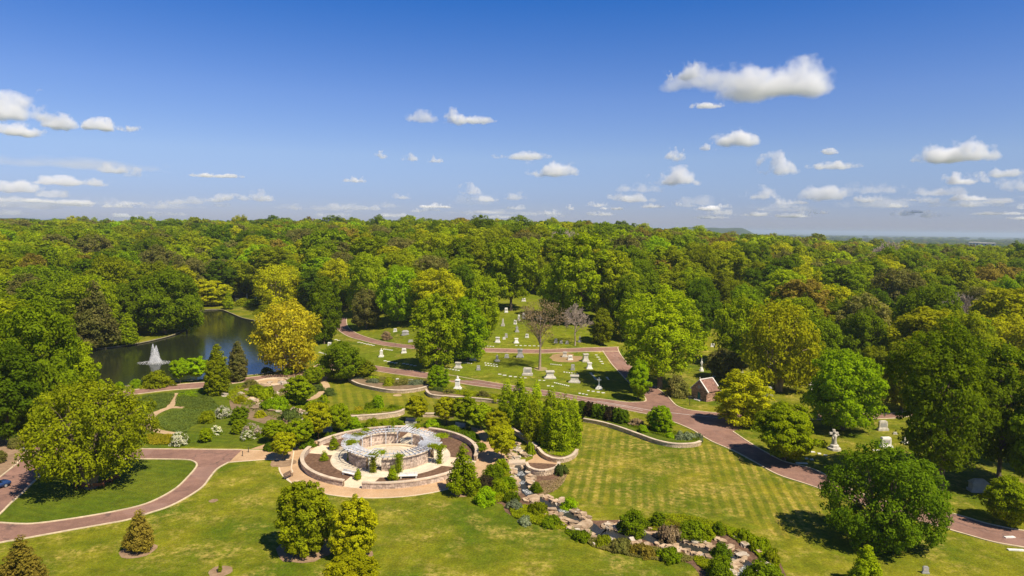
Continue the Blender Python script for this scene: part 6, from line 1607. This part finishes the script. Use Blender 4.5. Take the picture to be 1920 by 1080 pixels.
CL = [
 (1455,190,185,60,0,'largest white cloud high at the right, its bulging main body'), (1330,172,150,38,3,'ragged left arm of the largest cloud'), (1292,152,44,28,4,'small upper left puff of the largest cloud'), (1256,152,16,14,2,'tiny torn wisp left of the largest cloud'), (1326,204,52,10,1,'small thin cloud just below the largest one'),
 (34,232,96,42,0,'big bright cloud cut by the left border, upper body'), (18,256,66,20,1,'lower pinkish lobe of the big cloud at the left border'), (112,244,52,22,2,'right lobe of the big cloud at the left border'), (203,247,70,17,1,'small flat cloud right of the big left one'),
 (792,229,52,18,3,'thin ragged wisp left of the middle streak cloud'), (853,235,46,25,2,'brightest puff of the middle streak cloud'), (893,233,58,14,1,'right tail of the middle streak cloud'),
 (1383,275,70,26,1,'bright oval cloud below the largest cloud'), (1327,283,24,12,2,'faint puff left of the bright oval cloud'), (1264,303,34,21,4,'small peaked white cloud left of the bright oval one'),
 (1270,350,80,29,0,'white heaped cloud right of the centre'), (1202,362,70,18,3,'ragged cloud left of the white heaped one'), (1032,334,86,28,1,'bright rounded cloud just right of the centre'),
 (1455,331,62,34,4,'round pale cloud below the oval one'), (1556,290,28,9,1,'tiny cloud right of the round pale one'), (1790,308,104,32,1,'long bright slanting cloud at the right'), (1812,347,64,18,1,'bright flat cloud under the slanting one'), (1906,360,50,28,0,'bright cloud cut by the right border'), (1880,333,56,13,3,'faint flat cloud near the right border'),
 (1425,375,52,20,2,'low bright cloud in the right half'), (1545,377,70,24,0,'low heaped cloud right of the low bright one'), (1565,318,66,12,3,'faint mauve streak at the right'), (1640,365,80,18,3,'ragged low cloud at the right'), (1755,368,70,14,3,'low streaky cloud near the right end'),
 (880,366,40,18,4,'small bright heap left of the centre, low'), (890,385,84,20,3,'grey spread cloud under the small bright heap'), (753,374,34,10,1,'small low bright cloud'), (970,376,44,15,2,'small low cloud by the centre'), (665,343,34,11,1,'small bright cloud left of the centre'),
 (715,298,24,12,2,'left one of three little clouds in a row'), (766,303,32,15,1,'middle one of three little clouds in a row'), (815,306,28,12,2,'right one of three little clouds in a row'), (978,300,78,13,3,'two joined faint puffs in the middle of the sky'),
 (490,373,30,15,4,'small peaked cloud low at the left'), (415,389,34,10,1,'tiny bright cloud low over the wood at the left'), (212,326,48,15,1,'small bright cloud at the left, mid height'), (130,348,90,12,3,'faint long cloud at the left'), (30,362,60,16,0,'bright low cloud at the left border'), (105,372,40,12,2,'bright low cloud right of the left border one'), (190,385,60,12,3,'low streaky cloud at the left'), (260,335,36,18,3,'mauve ragged cloud left of the centre'),
 (720,390,50,12,1,'low bright cloud over the middle wood'), (1190,380,70,14,1,'low bright streak right of the centre'), (1160,375,50,12,3,'low grey streak right of the centre'), (1310,385,80,14,3,'low ragged bank right of the centre'), (1480,398,120,12,3,'low long bank at the right'), (1640,390,110,14,3,'low bank further right'), (1820,390,140,15,3,'low bank near the right border'), (600,395,110,10,3,'low faint bank left of the centre'), (930,402,150,8,3,'low faint bank at the centre'), (330,392,80,10,3,'low faint bank at the left'), (60,392,120,12,3,'low faint bank at the left border'), (405,333,70,6,3,'thin dark streak at the left'),
]
for c in CL:
    thin = c[4] == 3
    cloud(c[0], c[1], c[2], c[3], c[5], tau=(1.3 if thin else (2.2 if c[3] < 16 else (6.0 if c[2] > 90 else 4.0))) * (.18 if c[1] > 384 else (.5 if c[1] > 355 else 1)), edge=1.6 if thin else (1.1 if c[2] > 90 else 1.3))
rc = random.Random(12)
for k in range(75):
    x = rc.uniform(-30, 1950); y = rc.uniform(376, 412)
    w_ = rc.uniform(14, 70); lb = '%s faint cloud %s the horizon %s' % ('long' if w_ > 52 else ('short' if w_ > 32 else 'tiny'), 'just over' if y > 400 else ('low over' if y > 388 else 'a little above'), ('at the left border', 'above the pond', 'left of the centre', 'at the centre', 'right of the centre', 'above the mausoleum', 'above the right wood', 'at the right border')[int(min(max(x, 0), 1919) // 240)])
    cloud(x, y, w_, rc.uniform(4, 11), lb, tau=rc.choice((.5, .9, 1.6)), edge=1.7, group='small faint clouds low over the horizon')
cloud(150, 318, 300, 16, 'long thin veil of high cloud at the left', tau=.16, edge=.9)
# ------------------------------------------------------------------ haze
hzv = [(-26000, -26000), (26000, -26000), (26000, 26000), (-26000, 26000)]
m, n, l = nodes('haze_air'); oo = N(n, 'ShaderNodeOutputMaterial'); pv = N(n, 'ShaderNodeVolumePrincipled'); pv.inputs['Color'].default_value = (.72, .84, 1, 1); pv.inputs['Density'].default_value = .00008; pv.inputs['Anisotropy'].default_value = .2
l.new(pv.outputs[0], oo.inputs['Volume'])
o = mesh('haze', [(x, y, -32) for x, y in hzv] + [(x, y, 92) for x, y in hzv], [(3, 2, 1, 0), (4, 5, 6, 7), (0, 1, 5, 4), (1, 2, 6, 5), (2, 3, 7, 6), (3, 0, 4, 7)], m); o['kind'] = 'stuff'
